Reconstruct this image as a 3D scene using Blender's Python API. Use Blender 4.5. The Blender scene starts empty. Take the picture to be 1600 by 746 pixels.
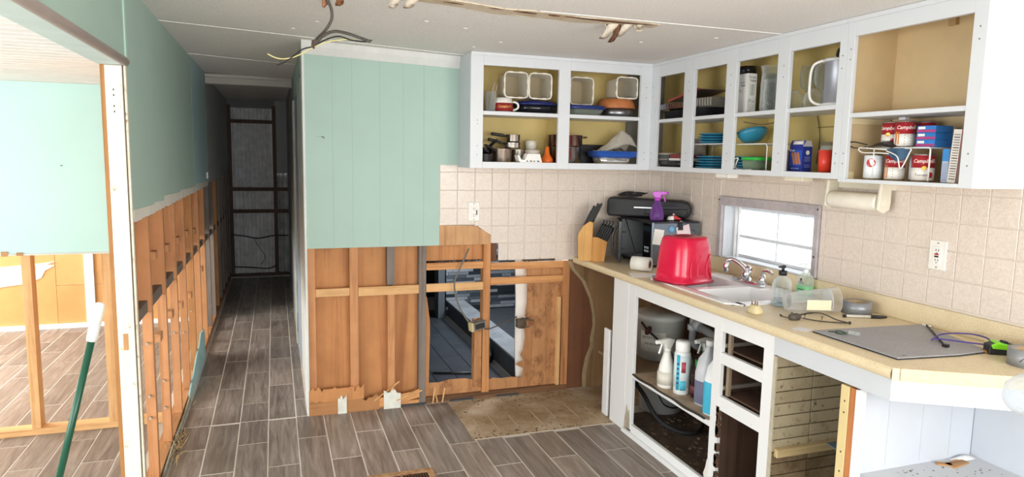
import bpy, bmesh, math, random
from mathutils import Matrix, Vector
random.seed(7)
S = bpy.context.scene
COL = S.collection
R = math.radians
# ------------------------------------------------------------------ camera
CF, CH = 1060.27, 1.5046
def _cam():
    y, p, r = R(19.3415), R(-6.875), R(1.0787)
    f = Vector((math.sin(y)*math.cos(p), math.cos(y)*math.cos(p), math.sin(p)))
    rt = Vector((math.cos(y), -math.sin(y), 0)); up = rt.cross(f)
    return rt*math.cos(r)+up*math.sin(r), -rt*math.sin(r)+up*math.cos(r), f
RT, UP, FW = _cam()
cd = bpy.data.cameras.new('camera'); cam = bpy.data.objects.new('camera', cd); COL.objects.link(cam)
cd.sensor_width = 36; cd.sensor_fit = 'HORIZONTAL'; cd.lens = CF/1600*36; cd.clip_start = .05
M3 = Matrix((RT, UP, -FW)).transposed().to_4x4(); M3.translation = (0, 0, CH)
cam.matrix_world = M3
S.camera = cam
# where a ray of the survey camera meets a plane (measuring helper)
def _ray(x, y): return RT*((x-800)/CF) + UP*((373-y)/CF) + FW
def atX(x, y, X): d = _ray(x, y); return Vector((0, 0, CH)) + d*(X/d.x)
def atY(x, y, Y): d = _ray(x, y); return Vector((0, 0, CH)) + d*(Y/d.y)
def atZ(x, y, Z): d = _ray(x, y); return Vector((0, 0, CH)) + d*((Z-CH)/d.z)
# ------------------------------------------------------------------ light
S.view_settings.view_transform = 'Standard'; S.view_settings.look = 'None'
S.view_settings.exposure = 0.0; S.view_settings.gamma = 1.0; S.view_settings.use_curve_mapping = False
W = bpy.data.worlds.new('sky'); S.world = W; W.use_nodes = True
bg = W.node_tree.nodes['Background']; bg.inputs[0].default_value = (.93, .97, 1, 1); bg.inputs[1].default_value = 3.0
def area(name, loc, target, sx, sy, power, col=(1, 1, 1), spread=180):
    l = bpy.data.lights.new(name, 'AREA'); l.shape = 'RECTANGLE'; l.size = sx; l.size_y = sy
    l.energy = power; l.color = col; l.spread = R(spread)
    o = bpy.data.objects.new(name, l); COL.objects.link(o); o.location = loc
    o.rotation_euler = (Vector(target)-Vector(loc)).to_track_quat('-Z', 'Y').to_euler()
    return o
area('window_and_fill_light', (-3.15, 5.35, 1.2), (-.6, 5.2, .0), 2.2, 1.3, 165, (1, .985, .96))           # glazed side of the room on the left
area('window_and_fill_light', (-3.15, .9, 1.1), (0, 1.3, .7), 2.4, 1.3, 75, (1, .985, .96))
area('window_and_fill_light', (.75, -2.3, 1.3), (.4, 3, 1.75), 3.6, 1.4, 88, (1, .98, .95))              # front window behind the viewer
area('window_and_fill_light', (2.46, -.8, 1.4), (-.5, 1.6, 1.3), 1.4, .95, 55, (1, .985, .96))             # fill lamp added behind the viewer to lighten the left wall
area('sky_light', (4.1, 2.9, 2.5), (2.3, 2.9, 1.0), 1.6, .8, 150, (.97, .985, 1))              # open sky above the side yard, outside the kitchen window
area('window_and_fill_light', (2.50, 5.1, 1.5), (1.2, 5.1, .3), 0.7, .5, 50, (.9, .95, 1))                    # unseen lamp added to brighten the bathroom
# ------------------------------------------------------------------ materials
def lin(c): c /= 255; return c/12.92 if c <= .04045 else ((c+.055)/1.055)**2.4
def H(h): return tuple(lin(int(h[i:i+2], 16)) for i in (0, 2, 4)) + (1,)
def new_mat(name):
    m = bpy.data.materials.new(name); m.use_nodes = True
    nt = m.node_tree; return m, nt, nt.nodes['Principled BSDF'], nt.nodes, nt.links
def coords(nt, scale, rnd=True):
    N, L = nt.nodes, nt.links
    tc = N.new('ShaderNodeTexCoord'); mp = N.new('ShaderNodeMapping'); mp.inputs['Scale'].default_value = scale
    if rnd:
        oi = N.new('ShaderNodeObjectInfo'); mu = N.new('ShaderNodeMath'); mu.operation = 'MULTIPLY'; mu.inputs[1].default_value = 37.
        ad = N.new('ShaderNodeVectorMath'); ad.operation = 'ADD'
        L.new(oi.outputs['Random'], mu.inputs[0]); L.new(tc.outputs['Object'], ad.inputs[0]); L.new(mu.outputs[0], ad.inputs[1])
        L.new(ad.outputs[0], mp.inputs['Vector'])
    else: L.new(tc.outputs['Object'], mp.inputs['Vector'])
    return mp
def noise(nt, vec, scale, detail=4, rough=.6):
    n = nt.nodes.new('ShaderNodeTexNoise'); n.inputs['Scale'].default_value = scale; n.inputs['Detail'].default_value = detail
    n.inputs['Roughness'].default_value = rough; nt.links.new(vec.outputs[0], n.inputs['Vector']); return n
def ramp(nt, src, stops):
    r = nt.nodes.new('ShaderNodeValToRGB'); e = r.color_ramp.elements
    e[0].position, e[0].color = stops[0]; e[1].position, e[1].color = stops[-1]
    for p, c in stops[1:-1]: x = e.new(p); x.color = c
    nt.links.new(src, r.inputs[0]); return r
def bump(nt, src, bsdf, strength, dist=.002):
    b = nt.nodes.new('ShaderNodeBump'); b.inputs['Strength'].default_value = strength; b.inputs['Distance'].default_value = dist
    nt.links.new(src, b.inputs['Height']); nt.links.new(b.outputs[0], bsdf.inputs['Normal'])
MC = {}
def P(h, rough=.5, metal=0., var=.06, nscale=9., coat=0., bmp=0., bscale=120.):
    """plain paint / plastic / metal with slight mottling"""
    k = (h, rough, metal, var, nscale, coat, bmp, bscale)
    if k in MC: return MC[k]
    m, nt, b, N, L = new_mat('m_'+h)
    c = H(h); mp = coords(nt, (1, 1, 1)); n = noise(nt, mp, nscale, 3)
    lo = tuple(x*(1-var) for x in c[:3])+(1,); hi = tuple(min(1, x*(1+var)) for x in c[:3])+(1,)
    r = ramp(nt, n.outputs['Fac'], [(.3, lo), (.7, hi)]); L.new(r.outputs[0], b.inputs['Base Color'])
    b.inputs['Roughness'].default_value = rough; b.inputs['Metallic'].default_value = metal
    if coat: b.inputs['Coat Weight'].default_value = coat
    if bmp: n2 = noise(nt, mp, bscale, 2); bump(nt, n2.outputs['Fac'], b, bmp)
    MC[k] = m; return m
def wood(h1, h2, axis='z', rough=.65, fine=1., dirt=None):
    k = ('w', h1, h2, axis, fine, dirt)
    if k in MC: return MC[k]
    m, nt, b, N, L = new_mat('m_wood_'+h1)
    s = {'x': (1.2, 26, 26), 'y': (26, 1.2, 26), 'z': (26, 26, 1.2)}[axis]
    mp = coords(nt, tuple(v*fine for v in s)); n = noise(nt, mp, 1.0, 5, .65)
    n.inputs['Distortion'].default_value = .6
    r = ramp(nt, n.outputs['Fac'], [(.28, H(h2)), (.5, H(h1)), (.75, tuple(min(1, v*1.12) for v in H(h1)[:3])+(1,))])
    mp2 = coords(nt, (3, 3, 3)); n2 = noise(nt, mp2, 2.2, 3)
    mx = N.new('ShaderNodeMix'); mx.data_type = 'RGBA'; mx.blend_type = 'MULTIPLY'; mx.inputs['Factor'].default_value = .55
    r2 = ramp(nt, n2.outputs['Fac'], [(.3, (.72, .68, .64, 1)), (.65, (1, 1, 1, 1))])
    L.new(r.outputs[0], mx.inputs['A']); L.new(r2.outputs[0], mx.inputs['B'])
    out = mx.outputs['Result']
    if dirt:
        mp3 = coords(nt, (7, 7, 5), False); n3 = noise(nt, mp3, 1.6, 6, .75)
        r3 = ramp(nt, n3.outputs['Fac'], [(.5, (0, 0, 0, 1)), (.68, (1, 1, 1, 1))])
        mx2 = N.new('ShaderNodeMix'); mx2.data_type = 'RGBA'; mx2.inputs['B'].default_value = H(dirt)
        L.new(r3.outputs[0], mx2.inputs['Factor']); L.new(out, mx2.inputs['A']); out = mx2.outputs['Result']
    L.new(out, b.inputs['Base Color']); b.inputs['Roughness'].default_value = rough
    bump(nt, n.outputs['Fac'], b, .25, .001)
    MC[k] = m; return m
def stained(base, s1, s2, scale=6., amt=(.48, .66), rough=.7, bmp=.2, sp=(.58, .72)):
    k = ('s', base, s1, s2, scale, amt, sp)
    if k in MC: return MC[k]
    m, nt, b, N, L = new_mat('m_stain_'+base)
    mp = coords(nt, (1, 1, 1)); n = noise(nt, mp, scale, 7, .7); n2 = noise(nt, mp, scale*9, 4, .7)
    r = ramp(nt, n.outputs['Fac'], [(amt[0], H(base)), (amt[1], H(s1))])
    r2 = ramp(nt, n2.outputs['Fac'], [(sp[0], (0, 0, 0, 1)), (sp[1], (1, 1, 1, 1))])
    mx = N.new('ShaderNodeMix'); mx.data_type = 'RGBA'; mx.inputs['B'].default_value = H(s2)
    L.new(r2.outputs[0], mx.inputs['Factor']); L.new(r.outputs[0], mx.inputs['A'])
    L.new(mx.outputs['Result'], b.inputs['Base Color']); b.inputs['Roughness'].default_value = rough
    if bmp: bump(nt, n2.outputs['Fac'], b, bmp)
    MC[k] = m; return m
def clear(h='ffffff', a=.8, rough=.08):
    """thin clear plastic / glass: see-through film plus gloss"""
    k = ('c', h, a, rough)
    if k in MC: return MC[k]
    m = bpy.data.materials.new('m_clear_'+h); m.use_nodes = True; nt = m.node_tree; N, L = nt.nodes, nt.links
    N.remove(N['Principled BSDF']); out = N['Material Output']
    t = N.new('ShaderNodeBsdfTransparent'); t.inputs[0].default_value = H(h)
    g = N.new('ShaderNodeBsdfPrincipled'); g.inputs['Base Color'].default_value = H(h); g.inputs['Roughness'].default_value = rough
    lw = N.new('ShaderNodeLayerWeight'); lw.inputs[0].default_value = .4
    mr = N.new('ShaderNodeMapRange'); mr.inputs[3].default_value = (1-a)*.4; mr.inputs[4].default_value = min(1, (1-a)*.5+.75)
    pw = N.new('ShaderNodeMath'); pw.operation = 'POWER'; pw.inputs[1].default_value = 1.6; L.new(lw.outputs['Facing'], pw.inputs[0]); L.new(pw.outputs[0], mr.inputs[0])
    mx = N.new('ShaderNodeMixShader'); L.new(mr.outputs[0], mx.inputs[0]); L.new(t.outputs[0], mx.inputs[1]); L.new(g.outputs[0], mx.inputs[2])
    L.new(mx.outputs[0], out.inputs[0]); MC[k] = m; return m
def plank_mat(c1, c2, c3):
    m, nt, b, N, L = new_mat('m_plank_tile')
    mp = coords(nt, (22, 1.6, 5)); n = noise(nt, mp, 1.3, 7, .7); n.inputs['Distortion'].default_value = 1.2
    r = ramp(nt, n.outputs['Fac'], [(.3, H(c1)), (.5, H(c2)), (.72, H(c3))])
    oi = N.new('ShaderNodeObjectInfo'); mr = N.new('ShaderNodeMapRange'); mr.inputs[3].default_value = .78; mr.inputs[4].default_value = 1.14
    L.new(oi.outputs['Random'], mr.inputs[0])
    mx = N.new('ShaderNodeMix'); mx.data_type = 'RGBA'; mx.blend_type = 'MULTIPLY'; mx.inputs['Factor'].default_value = 1
    cb = N.new('ShaderNodeCombineColor')
    for i in range(3): L.new(mr.outputs[0], cb.inputs[i])
    L.new(r.outputs[0], mx.inputs['A']); L.new(cb.outputs[0], mx.inputs['B']); L.new(mx.outputs['Result'], b.inputs['Base Color'])
    b.inputs['Roughness'].default_value = .42; bump(nt, n.outputs['Fac'], b, .25, .001); return m
def ceiling_mat():
    m, nt, b, N, L = new_mat('m_textured_ceiling')
    mp = coords(nt, (1, 1, 1), False); n = noise(nt, mp, 120, 3, .7)
    r = ramp(nt, n.outputs['Fac'], [(.3, H('dcd9d6')), (.65, H('f0eeec'))]); L.new(r.outputs[0], b.inputs['Base Color'])
    b.inputs['Roughness'].default_value = .9; bump(nt, n.outputs['Fac'], b, .6, .004); return m
def tile_mat():
    m, nt, b, N, L = new_mat('m_cream_tile')
    mp = coords(nt, (1, 1, 1)); n = noise(nt, mp, 75, 2, .5); n.inputs['Distortion'].default_value = 1.5
    r = ramp(nt, n.outputs['Fac'], [(.35, H('d6c8bc')), (.6, H('dfd3c9'))]); L.new(r.outputs[0], b.inputs['Base Color'])
    b.inputs['Roughness'].default_value = .22; bump(nt, n.outputs['Fac'], b, .35, .003); return m
def speck(base, d, l, scale=140, rough=.4):
    m, nt, b, N, L = new_mat('m_speckled')
    mp = coords(nt, (1, 1, 1), False); n = noise(nt, mp, scale, 4, .7); n2 = noise(nt, mp, 14, 3)
    r = ramp(nt, n.outputs['Fac'], [(.33, H(d)), (.5, H(base)), (.7, H(l))])
    mx = N.new('ShaderNodeMix'); mx.data_type = 'RGBA'; mx.blend_type = 'MULTIPLY'; mx.inputs['Factor'].default_value = .35
    r2 = ramp(nt, n2.outputs['Fac'], [(.3, (.82, .8, .76, 1)), (.6, (1, 1, 1, 1))])
    L.new(r.outputs[0], mx.inputs['A']); L.new(r2.outputs[0], mx.inputs['B']); L.new(mx.outputs['Result'], b.inputs['Base Color'])
    b.inputs['Roughness'].default_value = rough; return m

PLANK = plank_mat('665c55', '887c73', 'a89d93')
GROUT = P('c9c1b7', .9)
CEIL = ceiling_mat(); TILE = tile_mat(); TGROUT = P('dcd1c6', .8)
MINT = P('a9c3b9', .55, var=.03, nscale=3); MINT_LIT = P('b9dcd6', .55, var=.03, nscale=3)  # second mint: same paint, the left room's brighter light put into its colour
PINE_Z = wood('c98f60', 'a46a3e', 'z'); PINE_X = wood('d79b62', 'b0723e', 'x'); PINE_Y = wood('c98f60', 'a46a3e', 'y')
PINEP_Z = wood('dcae78', 'bd8750', 'z'); PINEP_X = wood('dcae78', 'bd8750', 'x')
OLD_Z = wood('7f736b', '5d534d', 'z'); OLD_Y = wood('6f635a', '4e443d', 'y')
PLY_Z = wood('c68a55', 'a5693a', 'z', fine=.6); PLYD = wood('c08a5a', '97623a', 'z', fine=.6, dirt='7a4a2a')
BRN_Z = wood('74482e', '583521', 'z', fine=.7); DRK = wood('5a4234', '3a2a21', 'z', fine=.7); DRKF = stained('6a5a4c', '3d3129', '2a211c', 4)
WHITE = P('d6d9dd', .4, var=.02, nscale=4); WHITE2 = P('c9cdd3', .45, var=.03, nscale=4); TRIMW = P('dedad5', .5, var=.04)
CABIN = P('cdb676', .6, var=.06, nscale=6); CABTAN = P('d0b78d', .65, var=.05, nscale=8)
LAM = speck('dfcdaa', 'd0b98f', 'eaddc0', 240); LAMD = speck('d9c6a2', 'c6ae84', 'e6d8b8', 240)
STEEL = P('c9c7c4', .22, 1.0, var=.05); CHROME = P('dfe2e6', .08, 1.0, var=.02); GREYM = P('8d9096', .4, .7)
BLACK = P('17171a', .45, var=.1); BLACKG = P('101013', .15, var=.1); RUBBER = P('222224', .7)
GLASS = clear('f7f9f8', .9, .04); PLAST = clear('f1eee6', .62, .25); FROST = clear('f6f4ef', .5, .3)
PAPER = P('f2efe9', .8, var=.02); CARD = P('ece7dd', .75, var=.03)

# ------------------------------------------------------------------ mesh builder
class MB:
    def __init__(s): s.v = []; s.f = []; s.sm = []
    def _add(s, vs, fs, smooth=False):
        b = len(s.v); s.v += [Vector(v) for v in vs]
        for f in fs: s.f.append([b+i for i in f]); s.sm.append(smooth)
        return s
    def box(s, x0, x1, y0, y1, z0, z1):
        x0, x1 = min(x0, x1), max(x0, x1); y0, y1 = min(y0, y1), max(y0, y1); z0, z1 = min(z0, z1), max(z0, z1)
        return s._add([(x0,y0,z0),(x1,y0,z0),(x1,y1,z0),(x0,y1,z0),(x0,y0,z1),(x1,y0,z1),(x1,y1,z1),(x0,y1,z1)],
                      [(3,2,1,0),(4,5,6,7),(0,1,5,4),(1,2,6,5),(2,3,7,6),(3,0,4,7)])
    def cham(s, x0, x1, y0, y1, z0, z1, c, up='z'):
        """slab whose outer face (up = 'z', '-y' or '-x') has chamfered edges"""
        if up == 'z': q = [(x0,y0),(x1,y0),(x1,y1),(x0,y1)]; mp = lambda a, b, h: (a, b, z0+(z1-z0)*h); A0, A1, B0, B1, t = x0, x1, y0, y1, (z1-z0)
        elif up == '-y': mp = lambda a, b, h: (a, y1+(y0-y1)*h, b); A0, A1, B0, B1, t = x0, x1, z0, z1, abs(y1-y0)
        else: mp = lambda a, b, h: (x1+(x0-x1)*h, a, b); A0, A1, B0, B1, t = y0, y1, z0, z1, abs(x1-x0)
        k = 1-c/t
        r0 = [(A0,B0),(A1,B0),(A1,B1),(A0,B1)]; r2 = [(A0+c,B0+c),(A1-c,B0+c),(A1-c,B1-c),(A0+c,B1-c)]
        vs = [mp(a, b, 0) for a, b in r0]+[mp(a, b, k) for a, b in r0]+[mp(a, b, 1) for a, b in r2]
        fs = [(3,2,1,0),(8,9,10,11)]
        for i in range(4):
            j = (i+1) % 4; fs += [(i,j,4+j,4+i),(4+i,4+j,8+j,8+i)]
        return s._add(vs, fs)
    def prism(s, pts, a0, a1, axis='z'):
        n = len(pts)
        mp = {'z': lambda p, h: (p[0], p[1], h), 'y': lambda p, h: (p[0], h, p[1]), 'x': lambda p, h: (h, p[0], p[1])}[axis]
        vs = [mp(p, a0) for p in pts]+[mp(p, a1) for p in pts]
        return s._add(vs, [tuple(range(n-1, -1, -1)), tuple(range(n, 2*n))]+[(i,(i+1) % n,n+(i+1) % n,n+i) for i in range(n)])
    def lathe(s, prof, c=(0, 0, 0), seg=24, sx=1., sy=1., smooth=True, n=2.):
        """revolve (r, z) pairs; n > 2 squares the section off"""
        vs = []; m = len(prof)
        def sq(a):
            ca, sa = math.cos(a), math.sin(a)
            return (math.copysign(abs(ca)**(2/n), ca), math.copysign(abs(sa)**(2/n), sa))
        for r, z in prof:
            for i in range(seg):
                x, y = sq(2*math.pi*i/seg); vs.append((c[0]+r*sx*x, c[1]+r*sy*y, c[2]+z))
        fs = []
        for k in range(m-1):
            for i in range(seg):
                j = (i+1) % seg; fs.append((k*seg+i, k*seg+j, (k+1)*seg+j, (k+1)*seg+i))
        s._add(vs, fs, smooth)
        b = len(s.v)-len(vs)
        if prof[0][0] > 1e-5: s.f.append([b+i for i in range(seg-1, -1, -1)]); s.sm.append(False)
        if prof[-1][0] > 1e-5: s.f.append([b+(m-1)*seg+i for i in range(seg)]); s.sm.append(False)
        return s
    def cyl(s, c, r, h, seg=20): return s.lathe([(r, 0), (r, h)], c, seg)
    def shell(s, prof, t, c=(0, 0, 0), seg=24, sx=1., sy=1., n=2.):
        """open vessel: outside profile bottom to top, wall thickness t"""
        inner = [(max(r-t, .0005), z+(t if i == 0 else 0)) for i, (r, z) in enumerate(prof)][::-1]
        inner[-1] = (max(prof[0][0]-t, .0005), prof[0][1]+t)
        return s.lathe([(.0004, prof[0][1])]+list(prof)+inner+[(.0004, prof[0][1]+t)], c, seg, sx, sy, True, n)
    def tube(s, pts, r, seg=8, closed=False):
        pts = [Vector(p) for p in pts]; n = len(pts); vs = []
        rr = r if isinstance(r, (list, tuple)) else [r]*n
        prev = None
        for i, p in enumerate(pts):
            a = pts[i-1] if (i > 0 or closed) else p; b = pts[(i+1) % n] if (i < n-1 or closed) else p
            t = (b-a); t = t.normalized() if t.length > 1e-9 else Vector((0, 0, 1))
            if prev is None: prev = t.orthogonal().normalized()
            u = (prev-t*prev.dot(t)); u = u.normalized() if u.length > 1e-6 else t.orthogonal().normalized()
            w = t.cross(u); prev = u
            for k in range(seg):
                an = 2*math.pi*k/seg; vs.append(p+(u*math.cos(an)+w*math.sin(an))*rr[i])
        fs = []
        for i in range(n if closed else n-1):
            for k in range(seg):
                l = (k+1) % seg; j = (i+1) % n; fs.append((i*seg+k, i*seg+l, j*seg+l, j*seg+k))
        s._add(vs, fs, True); b = len(s.v)-len(vs)
        if not closed:
            s.f.append([b+k for k in range(seg-1, -1, -1)]); s.sm.append(False)
            s.f.append([b+(n-1)*seg+k for k in range(seg)]); s.sm.append(False)
        return s
    def grid(s, fn, nu, nv, t=0.):
        """sheet fn(u, v), thickened downwards by t"""
        vs = [Vector(fn(i/nu, j/nv)) for j in range(nv+1) for i in range(nu+1)]; fs = []; k = (nu+1)*(nv+1)
        for j in range(nv):
            for i in range(nu): a = j*(nu+1)+i; fs.append((a, a+1, a+nu+2, a+nu+1))
        if t:
            vs += [v-Vector((0, 0, t)) for v in vs]; fs += [tuple(k+q for q in f[::-1]) for f in fs]
            ring = [i for i in range(nu+1)]+[j*(nu+1)+nu for j in range(1, nv+1)]+[nv*(nu+1)+i for i in range(nu-1, -1, -1)]+[j*(nu+1) for j in range(nv-1, 0, -1)]
            for q in range(len(ring)): a, b = ring[q], ring[(q+1) % len(ring)]; fs.append((b, a, k+a, k+b))
        return s._add(vs, fs, True)
    def merge(s, o):
        b = len(s.v); s.v += o.v; s.f += [[b+i for i in f] for f in o.f]; s.sm += o.sm; return s
    def xf(s, m):
        s.v = [m @ v for v in s.v]; return s
    def move(s, x, y, z): return s.xf(Matrix.Translation((x, y, z)))
    def rot(s, a, ax='Z', c=(0, 0, 0)):
        c = Vector(c); return s.xf(Matrix.Translation(c) @ Matrix.Rotation(a, 4, ax) @ Matrix.Translation(-c))
    def mesh(s, name, mat):
        me = bpy.data.meshes.new(name); me.from_pydata([tuple(v) for v in s.v], [], s.f); me.update()
        me.polygons.foreach_set('use_smooth', s.sm)
        if mat: me.materials.append(mat)
        bm = bmesh.new(); bm.from_mesh(me); bmesh.ops.recalc_face_normals(bm, faces=bm.faces); bm.to_mesh(me); bm.free()
        return me
def obj(name, mb, mat, parent=None, bevel=0., loc=None, rotz=0.):
    me = mb if isinstance(mb, bpy.types.Mesh) else mb.mesh(name, mat)
    o = bpy.data.objects.new(name, me); COL.objects.link(o)
    if parent: o.parent = parent
    if loc is not None: o.location = loc
    if rotz: o.rotation_euler.z = rotz
    if bevel:
        b = o.modifiers.new('bevel', 'BEVEL'); b.width = bevel; b.segments = 2; b.limit_method = 'ANGLE'
        b.harden_normals = False
    return o
def tag(o, label, cat, group=None):
    o['label'] = label; o['category'] = cat
    if group: o['group'] = group
    return o
def thing(name, label, cat, loc=(0, 0, 0), rotz=0., group=None):
    o = bpy.data.objects.new(name, None); COL.objects.link(o); o.location = loc; o.rotation_euler.z = rotz
    o.empty_display_size = .05
    return tag(o, label, cat, group)
def struct(name):
    o = bpy.data.objects.new(name, None); COL.objects.link(o); o['kind'] = 'structure'; return o
def one(name, mb, mat, label, cat, loc=(0, 0, 0), rotz=0., group=None, bevel=0.):
    return tag(obj(name, mb, mat, None, bevel, loc, rotz), label, cat, group)
def text_mb(txt, size, depth=.0006, shear=0., align='CENTER'):
    c = bpy.data.curves.new('txt', 'FONT'); c.body = txt; c.size = size; c.extrude = depth/2; c.resolution_u = 2; c.shear = shear
    c.align_x = align; c.align_y = 'CENTER'
    o = bpy.data.objects.new('txt', c); COL.objects.link(o)
    dg = bpy.context.evaluated_depsgraph_get(); me = o.evaluated_get(dg).to_mesh()
    m = MB(); m.v = [v.co.copy() for v in me.vertices]; m.f = [list(p.vertices) for p in me.polygons]; m.sm = [False]*len(m.f)
    bpy.data.objects.remove(o); bpy.data.curves.remove(c); return m
def wrap(m, r, ang=0.):
    """bend lettering lying in x-y round a vertical cylinder of radius r, centred on direction ang"""
    out = []
    for v in m.v:
        a = ang+v.x/r; q = r+v.z+.0004; out.append(Vector((q*math.cos(a), q*math.sin(a), v.y)))
    m.v = out; return m
def face_mb(m, o, right, up):
    """stand lettering up on a face: o centre, right and up vectors"""
    o, right, up = Vector(o), Vector(right).normalized(), Vector(up).normalized(); n = right.cross(up)
    m.v = [o+right*v.x+up*v.y+n*(v.z+.0004) for v in m.v]; return m
def band(r, z0, z1, a0=0., a1=2*math.pi, seg=24, t=.0005):
    """thin label round a cylinder"""
    m = MB(); full = abs(a1-a0) > 6.2; n = seg
    vs = []; 
    for i in range(n+1):
        a = a0+(a1-a0)*i/n
        for q, z in ((r, z0), (r+t, z0), (r+t, z1), (r, z1)): vs.append((q*math.cos(a), q*math.sin(a), z))
    fs = []
    for i in range(n):
        for k in range(4): l = (k+1) % 4; fs.append((i*4+k, i*4+l, (i+1)*4+l, (i+1)*4+k))
    return m._add(vs, fs, True)
def spline(pts, n=8):
    """Catmull-Rom through points"""
    p = [Vector(q) for q in pts]; p = [p[0]]+p+[p[-1]]; out = []
    for i in range(1, len(p)-2):
        for k in range(n):
            t = k/n; a, b, c, d = p[i-1:i+3]
            out.append(.5*((2*b)+(c-a)*t+(2*a-5*b+4*c-d)*t*t+(3*b-a-3*c+d)*t**3))
    return out+[p[-2]]
# ================================================================== THE SETTING
XL, XR, YB, XP = -.5126, 2.414, 3.9266, .155
X0, PW, PL = -.359, .1492, .608
# ---------------------------------------------------------------- floor
floor = struct('floor')
obj('grout_bed', MB().box(-3.3, 2.6, -2.4, 8.85, -.06, -.0010), GROUT, floor)
_pc = {}
def plank(x0, x1, y0, y1):
    k = (round(x1-x0, 3), round(y1-y0, 3))
    if k not in _pc: _pc[k] = MB().cham(-k[0]/2, k[0]/2, -k[1]/2, k[1]/2, -.012, 0, .0018).mesh('plank', PLANK)
    obj('plank', _pc[k], None, floor, loc=((x0+x1)/2, (y0+y1)/2, random.uniform(-.0006, .0004)))
G = .0046
def lay(xa, xb, ya, yb, ph=0., skip=None, coff=0., odd=0):
    c = math.floor((xa-X0-coff)/PW)
    while X0+coff+c*PW < xb-.01:
        l, r = max(xa, X0+coff+c*PW), min(xb, X0+coff+(c+1)*PW)
        y = (3.613 if (c+odd) % 2 else 3.309)+ph-20*PL
        while y < yb:
            a, b = max(y, ya), min(y+PL, yb)
            if b-a > .03 and r-l > .012:
                if skip and r > skip[0]+.02 and b > skip[1] and l < skip[2]:
                    if a < skip[1]-.05: plank(l+G/2, r-G/2, a+G/2, skip[1]-G/2)
                else: plank(l+G/2, r-G/2, a+G/2, b-G/2)
            y += PL
        c += 1
lay(XL+.012, 1.86, 1.2, YB+.004, skip=(.973, 3.325, 2.5))          # kitchen
lay(XL+.012, XP-.004, YB+.006, 8.66)                               # hall
lay(-2.42, -.63, 1.75, 6.5, coff=.045, odd=1)                      # room on the left
# bare subfloor where the tiles were lifted
PATCH = stained('b7a48a', '937957', '604a35', 3.4, (.38, .6), .85, .4, (.60, .74))
obj('bare_subfloor', MB().prism([(.976, 3.335), (1.84, 3.335), (1.9, 3.5), (2.4, 3.6), (2.4, YB-.004), (.976, YB-.004)], -.02, .0006), PATCH, floor)
for k in range(7):                                                 # thinset ridges left behind
    x = 1.03+.12*k+random.uniform(-.02, .02); y = random.uniform(3.38, 3.5)
    obj('mortar_ridge', MB().box(x, x+.006, y, y+random.uniform(.15, .32), 0, .0022), P('b5a07e', .9), floor)
crumbs = MB()
for k in range(170):
    x, y = random.uniform(.98, 1.8), random.choice([random.uniform(3.34, 3.9), random.uniform(3.8, 3.92), 3.34+random.random()**3*.1])
    s = random.uniform(.0015, .006); crumbs.merge(MB().box(-s, s, -s*.5, s*.6, 0, s*.5).rot(random.random()*6).move(x, y, 0))
o = obj('debris_crumbs', crumbs, P('4a3828', .9, var=.3, nscale=40), floor); o['kind'] = 'stuff'
# ---------------------------------------------------------------- ceiling
ceil = struct('ceiling')
ZC = 2.075
obj('ceiling_panel', MB().prism([(-.62, 2.134), (XL, 2.13), (1.0, ZC), (2.5, ZC), (2.5, ZC+.03), (1.0, ZC+.03), (-.62, 2.164)], -2.4, 6.12, 'y'), CEIL, ceil)
obj('ceiling_panel', MB().prism([(-.62, 2.117), (.25, 2.117), (.25, 2.14), (-.62, 2.14)], 6.12, 8.8, 'y'), CEIL, ceil)
def seam(y0, y1, x0=XL, x1=2.16):
    zc = lambda x: 2.13-(x-XL)*(.055/(1-XL)) if x < 1 else ZC
    m = MB()
    for a, b in ((x0, min(1, x1)), (1, x1)):
        if b > a:
            ya, yb = y0+(y1-y0)*(a-x0)/(x1-x0), y0+(y1-y0)*(b-x0)/(x1-x0)
            m._add([(a, ya, zc(a)-.003), (b, yb, zc(b)-.003), (b, yb+.012, zc(b)-.003), (a, ya+.012, zc(a)-.003),
                    (a, ya, zc(a)+.004), (b, yb, zc(b)+.004), (b, yb+.012, zc(b)+.004), (a, ya+.012, zc(a)+.004)],
                   [(3,2,1,0),(4,5,6,7),(0,1,5,4),(1,2,6,5),(2,3,7,6),(3,0,4,7)])
    return m
obj('seam_batten', seam(3.76, 3.86), P('e3e0dc', .7), ceil)
obj('seam_batten', seam(4.93, 4.99, XL, XP), P('e3e0dc', .7), ceil)
obj('seam_batten', seam(2.56, 2.56, 1.58, 2.16), P('e3e0dc', .7), ceil)
# water damage along a seam: torn tape, open gap, hanging flaps
tp = MB(); dk = MB(); NT = 26
edge = [(x, 2.60+.012*math.sin(x*17)+random.uniform(-.006, .006)) for x in [.46+1.1*i/NT for i in range(NT+1)]]
tp.prism([(x, y+.035+.05*max(0, math.sin((x-.3)*2.2))) for x, y in edge]+[(x, y-.02) for x, y in edge[::-1]], ZC-.0045, ZC+.002)
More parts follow.
